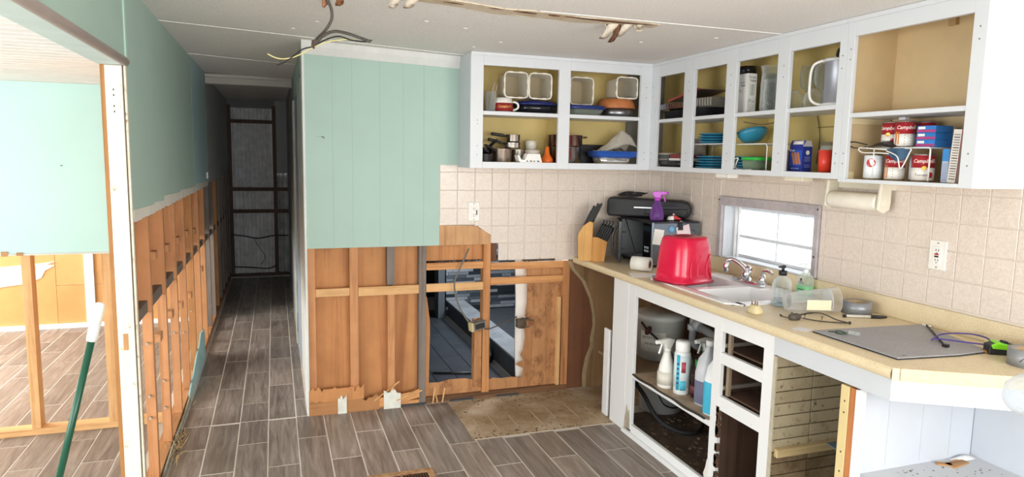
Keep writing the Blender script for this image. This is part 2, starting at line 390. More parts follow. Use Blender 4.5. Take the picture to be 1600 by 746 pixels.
# left of X = 1 the ceiling rises, so follow it
for v in tp.v:
    if v.x < 1: v.z += (1-v.x)*.0364
obj('torn_tape', tp, stained('cdbfa9', 'b29c7c', '8a6a48', 9, (.5, .7)), ceil)
gp = [(1.12, 2.600), (1.2, 2.612), (1.3, 2.622), (1.4, 2.625), (1.5, 2.612), (1.53, 2.604), (1.45, 2.603), (1.3, 2.598), (1.2, 2.596)]
obj('open_gap', MB().prism(gp, ZC-.006, ZC-.003), P('5a3521', .9, var=.3, nscale=30), ceil)
for a, b in ((.62, .7), (.8, .86), (.9, 1.0), (1.05, 1.1)):
    m = MB().prism([(a, 2.602), ((a+b)/2, 2.61), (b, 2.603), ((a+b)/2, 2.598)], ZC-.006, ZC-.003)
    for v in m.v: v.z += max(0, (1-v.x)*.0364)
    obj('open_gap', m, P('5a3521', .9, var=.3, nscale=30), ceil)
def flap(x, y, w, h, curl, mat, z=ZC):
    m = MB().grid(lambda u, v: (x+w*(u-.5)*(1-.5*v)+.01*math.sin(9*u+3*v), y+curl*v*v+.012*math.sin(6*u), z-h*v-.006*math.sin(5*u)), 5, 5, .0)
    me = m.mesh('paper_flap', mat); o = obj('paper_flap', me, None, ceil); s = o.modifiers.new('solid', 'SOLIDIFY'); s.thickness = .0015; return o
PEEL = stained('d9cfc0', 'b9a88e', '7d5a3c', 20, (.5, .68))
flap(1.36, 2.66, .07, .05, .06, PEEL); flap(1.42, 2.64, .06, .04, .05, PEEL); flap(1.47, 2.63, .05, .03, -.03, PEEL)
flap(1.39, 2.66, .02, .065, .05, P('6b4630', .9)); flap(.44, 2.62, .06, .03, .03, PEEL, 2.09); flap(.5, 2.62, .08, .025, .03, PEEL, 2.09)
flap(.25, 2.7, .05, .03, .03, P('8a5a3c', .9), 2.098)
for x, y in ((.64, 3.0), (.83, 3.05), (1.08, 3.3), (1.0, 3.5), (.2, 3.3), (1.7, 3.0), (1.95, 2.75), (.1, 3.55)):
    z = 2.13-(x-XL)*(.055/(1-XL)) if x < 1 else ZC
    obj('fastener_button', MB().lathe([(.012, -.004), (.009, -.007), (.0004, -.008)], (x, y, z), 10), P('eceae6', .6), ceil)
# ---------------------------------------------------------------- wall_left : half-stripped partition beside the hall
wl = struct('wall_left')
obj('wall_panel', MB().box(XL-.006, XL, 2.925, 4.02, 1.238, 2.135), MINT, wl)
obj('wall_panel', MB().box(XL-.006, XL-.0005, 4.022, 5.10, 1.240, 2.135), MINT, wl)
obj('wall_panel', MB().box(XL-.006, XL, 5.102, 6.1, 1.242, 2.135), P('a9c9cc', .55, var=.03, nscale=3), wl)
obj('wall_panel', MB().box(XL-.006, XL-.001, 6.12, 8.72, 1.246, 2.117), P('b2b7b6', .6, var=.05), wl)
for a, b in ((2.93, 3.42), (3.425, 3.72), (3.72, 4.35), (4.36, 5.2), (5.2, 6.08)):        # torn paper edge along the cut
    m = MB(); n = 14
    m.prism([(a+(b-a)*i/n, 1.238+random.uniform(-.004, .004)-.012) for i in range(n+1)]+[(b, 1.258+random.random()*.012), (a, 1.27+random.random()*.014)], XL-.004, XL+.0015, 'x')
    obj('torn_edge', m, P('d9d6cc', .8), wl)
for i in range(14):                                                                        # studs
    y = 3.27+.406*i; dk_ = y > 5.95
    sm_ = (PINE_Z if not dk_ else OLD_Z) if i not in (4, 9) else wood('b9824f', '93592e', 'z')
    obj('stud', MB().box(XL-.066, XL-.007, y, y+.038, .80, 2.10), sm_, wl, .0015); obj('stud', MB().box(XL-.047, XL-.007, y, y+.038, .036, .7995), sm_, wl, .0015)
obj('bottom_plate', MB().box(XL-.07, XL-.006, 2.93, 8.7, 0, .036), wood('b98252', '8a5630', 'y'), wl, .002)
for i in range(14):                                                                        # rail let in between the studs
    y = 3.27+.406*i; a = 2.935 if i == 0 else y-.406+.039
    obj('rail', MB().box(XL-.062, XL-.022, a, y-.001, .80-.003*i, .852-.004*i), OLD_Y, wl, .002)
    obj('backing_board', MB().box(XL-.085, XL-.068, a-.02, y+.018, .852, 2.1), PINE_Z if y < 6 else OLD_Z, wl)
for i, (y, z) in enumerate(((3.45, 1.0), (3.86, .98), (4.27, .97), (4.7, .96), (5.1, .93), (3.5, .6), (3.9, .62), (4.3, .58), (4.75, .55), (5.5, .6))):
    obj('nailing_block', MB().box(XL-.045, XL-.012, y+.0, y+.075, z, z+.04), PINE_Y, wl, .002)
for y, z in ((3.265, .32), (3.265, .42), (3.67, .36), (4.08, .5), (4.48, .4), (4.9, .44), (3.67, .22), (3.265, .66)):
    obj('cut_pipe', MB().lathe([(.006, 0), (.006, .018)], (0, 0, 0), 10).rot(R(90), 'X').move(XL-.03, y+.004, z), P('b0a596', .6), wl)
m = MB()                                                                                   # strip of board still standing at the floor
m.prism([(4.36, .0), (5.35, .0), (5.35, .20), (5.1, .235), (4.95, .17), (4.8, .16), (4.6, .10), (4.36, .05)], XL-.004, XL+.004, 'x')
obj('wallboard_remnant', m, P('9fc0bf', .7, var=.12, nscale=14), wl)
m = MB().prism([(2.95, 0), (4.36, 0), (4.36, .035), (4.0, .028), (3.6, .04), (3.3, .03), (2.95, .035)], XL+.0, XL+.008, 'x')
obj('wallboard_remnant', m, P('8e8a7c', .8, var=.2, nscale=18), wl)
obj('switch_tab', MB().box(XL, XL+.012, 5.96, 5.985, 1.285, 1.335), P('eceae6', .4), wl, .002)
# header over the wide opening, with its rounded trim
obj('header_face', MB().box(XL-.006, XL, -2.3, 2.915, 1.846, 2.135), MINT, wl)
obj('header_core', MB().box(XL-.082, XL-.006, -2.3, 2.92, 1.822, 2.12), P('b8c9c6', .6), wl)
obj('header_soffit', MB().box(XL-.085, XL-.004, -2.3, 2.875, 1.812, 1.822), P('c6d6d4', .55), wl)
obj('corner_trim', MB().lathe([(.017, -2.3), (.017, 2.915)], (0, 0, 0), 16).rot(R(-90), 'X').move(XL-.003, 0, 1.829), P('d3c3bf', .5), wl)
obj('seam_batten', MB().box(XL, XL+.006, 2.895, 2.925, 1.83, 2.13), P('b9d8cc', .55), wl, .002)
# end of the wall: rough stud, white casing, raw edge
obj('stud', MB().box(-.596, -.580, 2.90, 2.99, 0, 1.815), wood('a8753f', '7c5128', 'z'), wl, .001)
obj('door_casing', MB().box(-.580, -.523, 2.893, 2.912, 0, 1.813), stained('dcdacd', 'd2cfc0', '9c8f78', 2.0, (.55, .7), .5, 0), wl, .002)
obj('stud', MB().box(-.580, XL-.008, 2.914, 2.985, 0, 1.815), wood('a8753f', '7c5128', 'z'), wl)
obj('corner_strip', MB().box(-.519, XL+.001, 2.90, 2.922, .0, 1.83), stained('d8d3c3', 'c9bfa8', '8b6a45', 5, (.5, .66)), wl)
obj('hinge_mortise', MB().box(-.562, -.545, 2.8915, 2.8935, .735, .80), P('b98a58', .7), wl)
for z in (1.72, 1.70, 1.66, 1.64): obj('nail_hole', MB().box(-.555, -.551, 2.892, 2.8935, z, z+.007), P('4a4038', .8), wl)
straw = MB()
for k in range(170):
    y = random.choice([random.uniform(2.9, 3.9), random.uniform(3.5, 3.75), random.uniform(2.95, 4.3)]); x = XL+random.uniform(-.03, .05)*(.5+random.random()*.6)
    l = random.uniform(.02, .085); a = random.random()*6.3; t = random.uniform(-.2, 1.0)
    d = Vector((math.cos(a)*math.cos(t)*.5, math.sin(a)*math.cos(t), abs(math.sin(t))))*l
    straw.tube([(x, y, .008), Vector((x, y, .008))+d], random.uniform(.0008, .0022), 4)
o = obj('straw_debris', straw, P('b99a6c', .9, var=.35, nscale=30), wl); o['kind'] = 'stuff'
# ---------------------------------------------------------------- hall: beam, right side, far end
beam = struct('trim_1')
obj('beam_lip', MB().box(XL+.002, XP, 6.03, 6.10, 2.095, 2.122), P('c9c5bd', .6), beam, .006)
obj('beam_face', MB().box(XL+.002, XP, 6.06, 6.16, 2.045, 2.097), P('bfbbb3', .6), beam, .006)
wh = struct('wall_hall')
HG = P('9a9ea0', .7, var=.06)
obj('wall_panel', MB().box(XP, XP+.05, 5.62, 8.72, 0, 2.117), HG, wh)
obj('wall_panel', MB().prism([(YB+.07, 2.02), (YB+.03, 2.1), (5.6, 2.1), (5.6, 1.93), (5.0, 1.90), (4.5, 2.02)], XP, XP+.01, 'x'), MINT, wh)
obj('door_casing', MB().box(XP-.001, XP+.045, 3.945, 4.22, 0, 2.05), P('d5d9d8', .5), wh)
obj('door_casing', MB().box(XP+.006, XP+.045, 4.22, 4.95, 0, 1.97), P('cfcdc8', .5), wh)
obj('door_casing', MB().box(XP+.003, XP+.045, 4.95, 5.5, 0, 1.95), P('93a5b4', .5), wh)
m = MB(); n = 22
m.prism([(5.5+random.uniform(-.0, .05), 1.9*i/n) for i in range(n+1)]+[(5.66, 1.9), (5.66, 0)], XP-.012, XP+.01, 'x')
obj('torn_edge', m, P('c9c7bf', .9), wh)
we = struct('wall_end')
m = MB(); n = 120
def corr(x0, x1, z0, z1, y, pitch=.045, amp=.011):
    n = int((x1-x0)/pitch*8); mm = MB()
    mm._add([(x0+(x1-x0)*i/n, y+amp*math.sin(2*math.pi*(x1-x0)/pitch*i/n), z) for z in (z0, z1) for i in range(n+1)],
            [(i, i+1, n+2+i, n+1+i) for i in range(n)], True); return mm
METAL = P('e2e4e6', .4, .1, var=.15, nscale=14)
obj('corrugated_sheet', corr(-.52, .0, .04, 2.02, 8.74), METAL, we)
obj('corrugated_sheet', corr(.03, .22, .04, 1.25, 8.745), P('b4b6b4', .6, .1, var=.25, nscale=10), we)
obj('wall_panel', MB().box(-.75, .02, 8.76, 8.78, 0, 2.14), P('5b5c5c', .8), we)
obj('wall_panel', MB().box(.02, .24, 8.72, 8.735, 1.25, 2.12), P('a4a8aa', .7), we)
obj('wall_panel', MB().box(.02, .24, 8.76, 8.78, 0, 1.25), P('5b5c5c', .8), we)
obj('ceiling_filler', MB().box(-.52, .02, 8.70, 8.76, 2.02, 2.12), P('7d7f80', .8), we)
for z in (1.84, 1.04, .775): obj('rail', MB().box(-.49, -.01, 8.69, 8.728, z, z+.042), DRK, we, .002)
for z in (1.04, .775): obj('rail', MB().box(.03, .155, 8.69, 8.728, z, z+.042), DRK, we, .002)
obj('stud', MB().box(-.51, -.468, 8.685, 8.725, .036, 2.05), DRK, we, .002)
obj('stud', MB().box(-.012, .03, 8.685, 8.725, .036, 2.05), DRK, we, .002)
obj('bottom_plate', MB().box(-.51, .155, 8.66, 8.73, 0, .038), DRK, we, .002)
obj('threshold', MB().box(-.51, .155, 8.64, 8.66, 0, .012), P('a8a6a2', .6), we)
obj('cable', MB().tube(spline([(-.5, 8.675, .52), (-.35, 8.67, .50), (-.2, 8.67, .47), (-.03, 8.67, .50), (.15, 8.67, .50)]), .007, 8), BLACK, we)
obj('cable', MB().tube(spline([(-.47, 8.675, .13), (-.3, 8.67, .12), (-.1, 8.67, .10), (.0, 8.67, .13)]), .007, 8), BLACK, we)
obj('cable', MB().tube(spline([(-.25, 8.675, .47), (-.2, 8.67, .38), (-.13, 8.67, .25), (-.17, 8.67, .15)]), .004, 6), P('77746f', .6), we)
# ---------------------------------------------------------------- room on the left
wp = struct('wall_partition')
obj('wall_panel', MB().box(-3.2, -.60, 4.05, 4.058, .968, 1.832), MINT_LIT, wp)
obj('panel_edge', MB().box(-3.2, -.60, 4.044, 4.06, .958, .968), P('c9cbc2', .6), wp)
obj('patched_knot', MB().box(-1.245, -1.215, 4.043, 4.045, .958, .974), P('a87e58', .8), wp)
obj('patched_nick', MB().box(-1.31, -1.28, 4.043, 4.045, .955, .98), P('b98a60', .8), wp)
obj('nail_hole', MB().box(-1.03, -1.02, 4.048, 4.051, 1.415, 1.419), BLACK, wp)
for x in (-1.233, -.875, -1.64, -2.05, -2.46, -2.87): obj('stud', MB().box(x, x+.042, 4.058, 4.13, .034, 1.83), PINEP_Z, wp, .0015)
obj('bottom_plate', MB().box(-3.2, -.60, 4.05, 4.13, 0, .034), PINEP_X, wp, .0015)
wf = struct('wall_far')
obj('insulation_sheet', MB().box(-3.2, -1.75, 6.55, 6.57, .0, 2.1), P('cb965c', .7, var=.06, nscale=5), wf)
obj('insulation_sheet', MB().box(-1.748, -.62, 6.552, 6.57, .36, 2.1), P('cf9a60', .7, var=.06, nscale=5), wf)
obj('insulation_sheet', MB().box(-1.748, -.62, 6.551, 6.57, .0, .357), P('ca945a', .7, var=.06, nscale=5), wf)
obj('metal_strip', MB().box(-1.535, -1.465, 6.53, 6.55, .02, 2.1), P('e6e8ee', .4, var=.08), wf, .002)
obj('bottom_strip', MB().box(-3.2, -.62, 6.51, 6.55, 0, .03), P('efefee', .6), wf)
m = MB().prism([(-2.5, .37), (-2.15, .36), (-1.95, .385), (-1.85, .43), (-1.82, .49), (-1.75, .53), (-1.81, .54), (-1.74, .565), (-1.85, .55), (-2.1, .53), (-2.5, .51)], 6.543, 6.549, 'y')
obj('torn_wrap', m, P('f3f3f3', .6), wf)
for k in range(9): obj('nail_head', MB().box(-1.9+.005*(k % 2), -1.894+.005*(k % 2), 6.546, 6.551, .06+.14*k, .068+.14*k), P('9a7a4a', .6), wf)
wo = struct('wall_outer')                       # glazed outer wall of that room, out of view to the left
obj('wall_panel', MB().box(-3.32, -3.26, -2.4, 8.0, 0, .35), MINT_LIT, wo)
obj('wall_panel', MB().box(-3.32, -3.26, -2.4, 8.0, 1.75, 2.2), MINT_LIT, wo)
obj('wall_panel', MB().box(-3.32, -3.26, 4.6, 8.0, .35, 1.75), MINT_LIT, wo)
bead = P('f3f1ee', .6)
_bm = MB().cham(-1.3, 1.3, -.0415, .0415, -.012, 0, .004).rot(math.pi, 'X').mesh('ceiling_board', bead)
cb = struct('ceiling_porch')
for i in range(50): obj('ceiling_board', _bm, None, cb, loc=(-1.9, .0+.084*i-.1, 1.834))
obj('ceiling_deck', MB().box(-3.3, -.6, -2.4, 6.6, 1.848, 1.87), P('bdbab6', .8), cb)
# wall behind the viewer with its window opening, and the rest of the shell
wfr = struct('wall_front')
obj('wall_panel', MB().box(-3.3, -1.3, -2.46, -2.4, 0, 2.16), MINT, wfr)
obj('wall_panel', MB().box(-1.3, 2.5, -2.46, -2.4, 0, .55), MINT, wfr)
# ---------------------------------------------------------------- wall_back
wb = struct('wall_back')
obj('wall_panel', MB().box(XP+.004, .918, YB-.006, YB, .972, 2.06), MINT, wb)
for x in (.309, .416, .569, .703, .822): obj('panel_groove', MB().box(x, x+.002, YB-.0066, YB-.0055, .974, 2.05), P('94b4a8', .6), wb)
obj('wall_panel', MB().box(.918, 1.04, YB-.006, YB, 1.44, 2.075), MINT, wb)
obj('wall_core', MB().box(XP+.01, 2.42, YB, YB+.02, 1.05, 2.1), P('8d8a84', .8), wb)
obj('corner_bead', MB().box(XP-.004, XP+.01, YB-.010, YB+.07, .0, 2.11), P('d7dcd8', .5), wb, .003)
obj('nail_hook', MB().tube([(.25, YB-.004, 1.594), (.262, YB-.02, 1.594), (.264, YB-.02, 1.585)], .0018, 6), BLACK, wb)
obj('nail_scar', MB().box(.225, .262, YB-.0068, YB-.0055, 1.595, 1.597), P('8a9c94', .7), wb)
crown = MB().prism([(YB-.04, 2.108), (YB-.004, 2.108), (YB-.004, 2.036), (YB-.013, 2.036), (YB-.03, 2.075)], XP-.004, 1.031, 'x')
for v in crown.v: v.z -= max(0, (v.x-XP))*.034
obj('crown_moulding', crown, P('d9dad8', .5), wb)
# framing, bared below the panel
def stud(x0, x1, z0, z1, mat=PINE_Z, y0=YB+.002, y1=YB+.062): return obj('stud', MB().box(x0, x1, y0, y1, z0, z1), mat, wb, .0015)
stud(.157, .206, .03, .973); stud(.396, .443, .03, .973)
stud(.610, .655, .745, .973, OLD_Z); stud(.612, .654, .03, .69)
stud(.799, .842, .0, .973, OLD_Z); stud(1.197, 1.243, .035, 1.02, wood('c98d58', '955d31', 'z'))
stud(1.145, 1.192, .07, .50, PLYD); stud(1.73, 1.777, .0, .852, wood('c08453', '8d562f', 'z')); stud(1.70, 1.722, .03, .62, PINEP_Z)
def rail(x0, x1, z0, z1, mat=PINEP_X, y0=YB+.0): return obj('rail', MB().box(x0, x1, y0, y0+.022, z0, z1), mat, wb, .0015)
rail(.207, .395, .692, .738); rail(.444, .798, .686, .738); rail(.843, 1.196, .69, .738); rail(1.244, 1.729, .716, .76, PINE_X)
rail(.843, 1.196, .823, .865, PINE_X); rail(1.244, 1.729, .81, .853, PINE_X)
obj('bottom_plate', MB().box(.157, .80, YB+.002, YB+.062, 0, .03), PINE_X, wb, .002)
obj('bottom_plate', MB().box(.843, 1.777, YB+.0, YB+.062, -.002, .035), wood('7d5738', '50351f', 'x'), wb, .002)
for a, b in ((.206, .396), (.443, .612), (.654, .80)): obj('plywood_sheet', MB().box(a-.004, b+.004, YB+.064, YB+.07, .02, 1.05), PLY_Z, wb)
obj('plywood_sheet', MB().box(.80, 1.197, YB+.04, YB+.046, .873, 1.05), PLY_Z, wb)
spl = MB()                                     # splintered lower edge of that sheet
for k in range(22):
    x = .86+k*.015; spl.prism([(x, .874), (x+.016, .874), (x+random.uniform(.0, .015), .874-random.uniform(.004, .03))], YB+.038, YB+.046, 'y')
o = obj('splintered_edge', spl, P('3c2a1e', .9), wb); o['kind'] = 'stuff'
obj('plywood_sheet', MB().prism([(.918, .972), (1.237, .972), (1.237, 1.03), (1.145, 1.088), (.918, 1.092)], YB-.006, YB, 'y'), wood('cfa072', 'ac7c4e', 'z', fine=1.4), wb)
obj('blocking', MB().box(1.244, 1.289, YB+.03, YB+.05, .86, .985), wood('6d452c', '4f301d', 'z'), wb)
def wavy(xs, z0, z1, n, amp): return [(xs+random.uniform(-amp, amp)+amp*math.sin(7*(z0+(z1-z0)*i/n)*3), z0+(z1-z0)*i/n) for i in range(n+1)]
lf = [(.843, .035), (.868, .035)]+[(.866, .1), (.868, .25), (.872, .42), (.872, .5), (.862, .58), (.852, .655), (.843, .66)]
obj('plywood_sheet', MB().prism(lf, YB+.03, YB+.036, 'y'), PLY_Z, wb)
obj('plywood_sheet', MB().prism([(.866, .03), (1.198, .03), (1.198, .10), (1.1, .125), (1.0, .128), (.93, .115), (.866, .118)], YB+.03, YB+.036, 'y'), PLYD, wb)
tear = [(1.243, .03), (1.73, .03), (1.73, .815), (1.488, .806), (1.499, .7), (1.499, .588), (1.488, .503), (1.502, .465), (1.484, .417), (1.491, .368), (1.481, .282), (1.462, .246), (1.482, .208), (1.425, .188), (1.483, .158), (1.472, .096), (1.40, .108), (1.332, .103), (1.28, .112), (1.243, .1)]
obj('plywood_sheet', MB().prism(tear, YB+.03, YB+.036, 'y'), PLYD, wb)
scrap = [(1.43, .82), (1.51, .82), (1.515, .6), (1.52, .4), (1.51, .25), (1.49, .07), (1.46, .06), (1.445, .1), (1.448, .3), (1.45, .6)]
obj('drywall_remnant', MB().prism([(1.435, .86), (1.535, .86)]+wavy(1.53, .8, .08, 16, .008)+[(1.455, .06)]+[(1.445, .3), (1.445, .6)], YB+.09, YB+.105, 'y'), P('e8e6e1', .8, var=.05), wb)
# dark brown board in the corner under the worktop and the torn tan layer over it
obj('backer_board', MB().box(1.777, 2.40, YB+.01, YB+.02, .0, 1.0), BRN_Z, wb)
tz = [(1.765, .85), (1.80, .79), (1.875, .712), (1.93, .60), (1.955, .50), (1.962, .42), (1.945, .33), (1.948, .28), (1.915, .2), (1.897, .1), (1.9, .0)]
obj('torn_board', MB().prism([(2.40, 0), (2.40, .87), (1.78, .87)]+tz, YB+.0, YB+.008, 'y'), wood('94724f', '76583b', 'z', fine=.6), wb)
obj('torn_edge', MB().prism([(x-.012, z) for x, z in tz]+[(x+.012+.006*math.sin(9*z), z) for x, z in tz[::-1]], YB-.003, YB+.002, 'y'), P('a08a68', .85, var=.15, nscale=25), wb)
# rough bottom boards and splinters along the floor
def ragged(x0, x1, z0, z1, y, mat, n=30, name='splintered_board'):
    p = [(x0, z0), (x1, z0)]+[(x1-(x1-x0)*i/n, z1+random.choice([0, 0, random.uniform(-.03, .02), random.uniform(0, .03)])) for i in range(n+1)]
    return obj(name, MB().prism(p, y, y+.012, 'y'), mat, wb)
ragged(.16, .47, .075, .15, YB-.012, PLY_Z); ragged(.16, .56, .0, .075, YB-.014, wood('b07c4e', '8a5a32', 'x'), 20)
obj('splintered_board', MB().prism([(.47, .06), (.75, .085), (.8, .1), (.8, .05), (.7, .03), (.47, .0)], YB-.012, YB-.002, 'y'), PINE_X, wb)
for x, w in ((.32, .05), (.585, .10)):
    m = MB().prism([(x, .0), (x+w, .0)]+[(x+w-w*i/9, .10+random.uniform(-.016, .016)) for i in range(10)], YB-.022, YB-.013, 'y')
    obj('wallboard_scrap', m, P('ddddd2', .8, var=.1, nscale=20), wb)
for k, (x, z, a, l) in enumerate(((.53, .05, 35, .18), (.60, .05, 60, .08), (.88, .0, 82, .09), (.91, .0, 100, .1), (.94, .0, 80, .09), (.66, .04, 20, .12), (.70, .06, 12, .12))):
    m = MB().box(0, l, -.003, .003, -.004, .004).rot(-R(a), 'Y').move(x, YB-.012-.004*(k % 3), z+.006)
    obj('splinter', m, PINEP_X, wb)
# tiles of the back wall
_tc = {}
def wtile(par, w, h, face, loc):
    k = (round(w, 3), round(h, 3), face)
    if k not in _tc:
        _tc[k] = (MB().cham(-w/2, w/2, -.006, 0, -h/2, h/2, .0016, '-y') if face == '-y' else MB().cham(-.006, 0, -w/2, w/2, -h/2, h/2, .0016, '-x')).mesh('tile', TILE)
    obj('tile', _tc[k], None, par, loc=loc)
T = .108; g = .0016
obj('tile_bed', MB().prism([(.918, 1.092), (1.147, 1.092), (1.237, 1.032), (1.237, .98), (1.289, .98), (1.289, .874), (1.45, .874), (1.45, .88), (1.66, .88), (1.66, .86), (2.412, .86), (2.412, 1.46), (.918, 1.46)], YB-.0035, YB, 'y'), TGROUT, wb)
for i in range(-1, 13):
    for j in range(-1, 5):
        a, b = 1.0261+i*T, 1.0261+(i+1)*T; z1, z0 = 1.4083-j*T, 1.4083-(j+1)*T
        if j == -1: z1 = 1.452
        a = max(a, .918); b = min(b, 2.41)
        if b-a < .01: continue
        if j == 3:
            if b <= 1.15: continue
            if a < 1.2:
                obj('tile', MB().prism([(1.148, 1.0825), (b-g, 1.0825), (b-g, z0+g), (1.239, z0+g), (1.239, 1.03)], YB-.006, YB-.001, 'y'), TILE, wb); continue
            if a < 1.239: a = 1.239
        if j == 4:
            if b <= 1.29: continue
            a = max(a, 1.289)
        if j == 2 and b < 1.15: z0 = 1.092
        wtile(wb, b-a-2*g, z1-z0-2*g, '-y', ((a+b)/2, YB-.0012, (z0+z1)/2))
bits = MB()
for k in range(18): x = 1.45+.012*k; bits.box(x, x+.014, YB-.004, YB+.01, .858+random.uniform(-.003, .004), .872+random.uniform(0, .008))
o = obj('adhesive_remnant', bits, P('57483a', .9, var=.3, nscale=40), wb); o['kind'] = 'stuff'
def outlet(par, c, face, gfci=False):
    m = lambda x0, x1, z0, z1, t0, t1: (MB().box(c[0]+x0, c[0]+x1, c[1]-t1, c[1]-t0, c[2]+z0, c[2]+z1) if face == '-y' else MB().box(c[0]-t1, c[0]-t0, c[1]-x1, c[1]-x0, c[2]+z0, c[2]+z1))
    tg = thing('wall_outlet', 'white double outlet with a decorative plate on the back wall tiles' if not gfci else 'white safety outlet with red and black buttons on the right wall tiles', 'outlet', c)
    def pt(n, mb, mat, bv=0): mb.move(-c[0], -c[1], -c[2]); return obj(n, mb, mat, tg, bv)
    pt('cover_plate', m(-.036, .036, -.057, .057, 0, .006), P('efece6', .4), .003)
    f = pt('socket', m(-.017, .017, -.034, .034, .006, .009), P('f1eee9', .35), .002)
    for z in (.019, -.019):
        for x in (-.006, .005): pt('slot', m(x, x+.0025, z-.004, z+.005, .009, .0096), BLACK)
        pt('ground_hole', m(-.002, .002, z-.012, z-.008, .009, .0096), BLACK)
    for z in (.047, -.047): pt('screw', m(-.003, .003, z-.003, z+.003, .006, .0072), P('8c8a86', .4))
    if gfci:
        pt('reset_button', m(-.008, .008, .001, .007, .009, .0115), P('b02a22', .5)); pt('test_button', m(-.008, .008, -.008, -.002, .009, .0115), BLACK)
    else: pt('paint_chip', m(.013, .02, -.02, .01, .009, .0098), P('4d4a46', .6))
outlet(wb, (1.128, YB-.0072, 1.173), '-y'); 
# ---------------------------------------------------------------- wall_right with window_1
wr = struct('wall_right')
WY0, WY1, WZ0, WZ1 = 2.535, 3.24, .962, 1.258
CORE = P('c5bcae', .8)
obj('wall_core', MB().box(XR, XR+.1, WY1, 4.7, 0, 2.1), CORE, wr); obj('wall_core', MB().box(XR, XR+.1, 5.5, 8.8, 0, 2.1), CORE, wr); obj('wall_core', MB().box(XR, XR+.1, 4.7, 5.5, 0, 1.2), CORE, wr); obj('wall_core', MB().box(XR, XR+.1, 4.7, 5.5, 1.8, 2.1), CORE, wr); obj('wall_core', MB().box(XR, XR+.1, -.1, WY0, 0, 2.1), CORE, wr); obj('wall_core', MB().box(XR, XR+.1, -2.4, -1.5, 0, 2.1), CORE, wr); obj('wall_core', MB().box(XR, XR+.1, -1.5, -.1, 0, .9), CORE, wr); obj('wall_core', MB().box(XR, XR+.1, -1.5, -.1, 1.9, 2.1), CORE, wr)
obj('wall_core', MB().box(XR, XR+.1, WY0, WY1, 0, WZ0), CORE, wr); obj('wall_core', MB().box(XR, XR+.1, WY0, WY1, WZ1, 2.1), CORE, wr)
for a, b, z0, z1 in ((WY1+.03, YB, .94, 1.46), (.6, WY0-.03, .94, 1.46), (WY0-.03, WY1+.03, 1.30, 1.46)):
    obj('tile_bed', MB().box(XR-.0035, XR, a, b, z0, z1), TGROUT, wr)
for i in range(0, 30):
    for j in range(-2, 3):
        b, a = 3.7713-(i-2)*T, 3.7713-(i-1)*T; z1, z0 = 1.2878-j*T, 1.2878-(j+1)*T
        if j == -2: z1 = 1.452
        b = min(b, YB-.001)
        if b-a < .02: continue
        # cut round the window trim
        if z0 < 1.306 and b > WY0-.03 and a < WY1+.03:
            if b > WY1+.03+.01 and a < WY1+.03: a = WY1+.03
            elif a < WY0-.03-.01 and b > WY0-.03: b = WY0-.03
            elif z1 > 1.31: z0 = 1.307
            else: continue
        wtile(wr, b-a-2*g, z1-z0-2*g, '-x', (XR-.0012, (a+b)/2, (z0+z1)/2))
outlet(wr, (XR-.0072, 1.899, 1.159), '-x', True)
wn = struct('window_1')
WT = stained('b9b1b4', 'a59c9f', '857c7c', 12, (.45, .65), .6, .3)
def wbx(n, x0, x1, y0, y1, z0, z1, mat, bv=.002): return obj(n, MB().box(x0, x1, y0, y1, z0, z1), mat, wn, bv)
wbx('head_trim', XR-.02, XR-.001, WY0-.028, WY1+.03, WZ1, 1.306, WT); wbx('side_trim', XR-.02, XR-.001, WY1, WY1+.03, WZ0, WZ1, WT)
wbx('side_trim', XR-.02, XR-.001, WY0-.028, WY0, WZ0, WZ1, WT)
wbx('jamb', XR, XR+.11, WY1-.006, WY1, WZ0, WZ1, WHITE, 0); wbx('jamb', XR, XR+.11, WY0, WY0+.006, WZ0, WZ1, WHITE, 0)
wbx('jamb', XR, XR+.11, WY0, WY1, WZ1-.006, WZ1, WHITE, 0); wbx('sill', XR-.015, XR+.11, WY0, WY1, WZ0-.004, WZ0+.004, WHITE, 0)
for y0, y1 in ((WY0+.006, WY0+.03), (WY1-.03, WY1-.006)): wbx('sash_stile', XR+.07, XR+.09, y0, y1, WZ0+.004, WZ1-.006, WHITE)
wbx('sash_rail', XR+.07, XR+.09, WY0+.03, WY1-.03, WZ0+.004, WZ0+.02, WHITE); wbx('sash_rail', XR+.07, XR+.09, WY0+.03, WY1-.03, WZ1-.02, WZ1-.006, WHITE)
wbx('meeting_rail', XR+.068, XR+.088, WY0+.03, WY1-.03, 1.078, 1.092, WHITE); wbx('muntin', XR+.078, XR+.084, 2.885, 2.890, WZ0+.02, WZ1-.02, P('c9cdd2', .6), 0)
PANE = bpy.data.materials.new('m_frosted_pane'); PANE.use_nodes = True; _n, _l = PANE.node_tree.nodes, PANE.node_tree.links
_n.remove(_n['Principled BSDF']); _t = _n.new('ShaderNodeBsdfTransparent'); _d = _n.new('ShaderNodeBsdfTranslucent'); _m = _n.new('ShaderNodeMixShader')
_mp = coords(PANE.node_tree, (1, 1, 1), False); _z = noise(PANE.node_tree, _mp, 190, 3, .7); _r = ramp(PANE.node_tree, _z.outputs['Fac'], [(.35, H('8f949a')), (.6, H('eef0f2'))])
_l.new(_r.outputs[0], _d.inputs[0]); _t.inputs[0].default_value = (.95, .96, .97, 1); _m.inputs[0].default_value = .55
_l.new(_t.outputs[0], _m.inputs[1]); _l.new(_d.outputs[0], _m.inputs[2]); _l.new(_m.outputs[0], _n['Material Output'].inputs[0])
obj('pane', MB().box(XR+.079, XR+.082, WY0+.03, 2.886, WZ0+.01, WZ1-.01), PANE, wn); obj('pane', MB().box(XR+.079, XR+.082, 2.889, WY1-.03, WZ0+.01, WZ1-.01), PANE, wn)
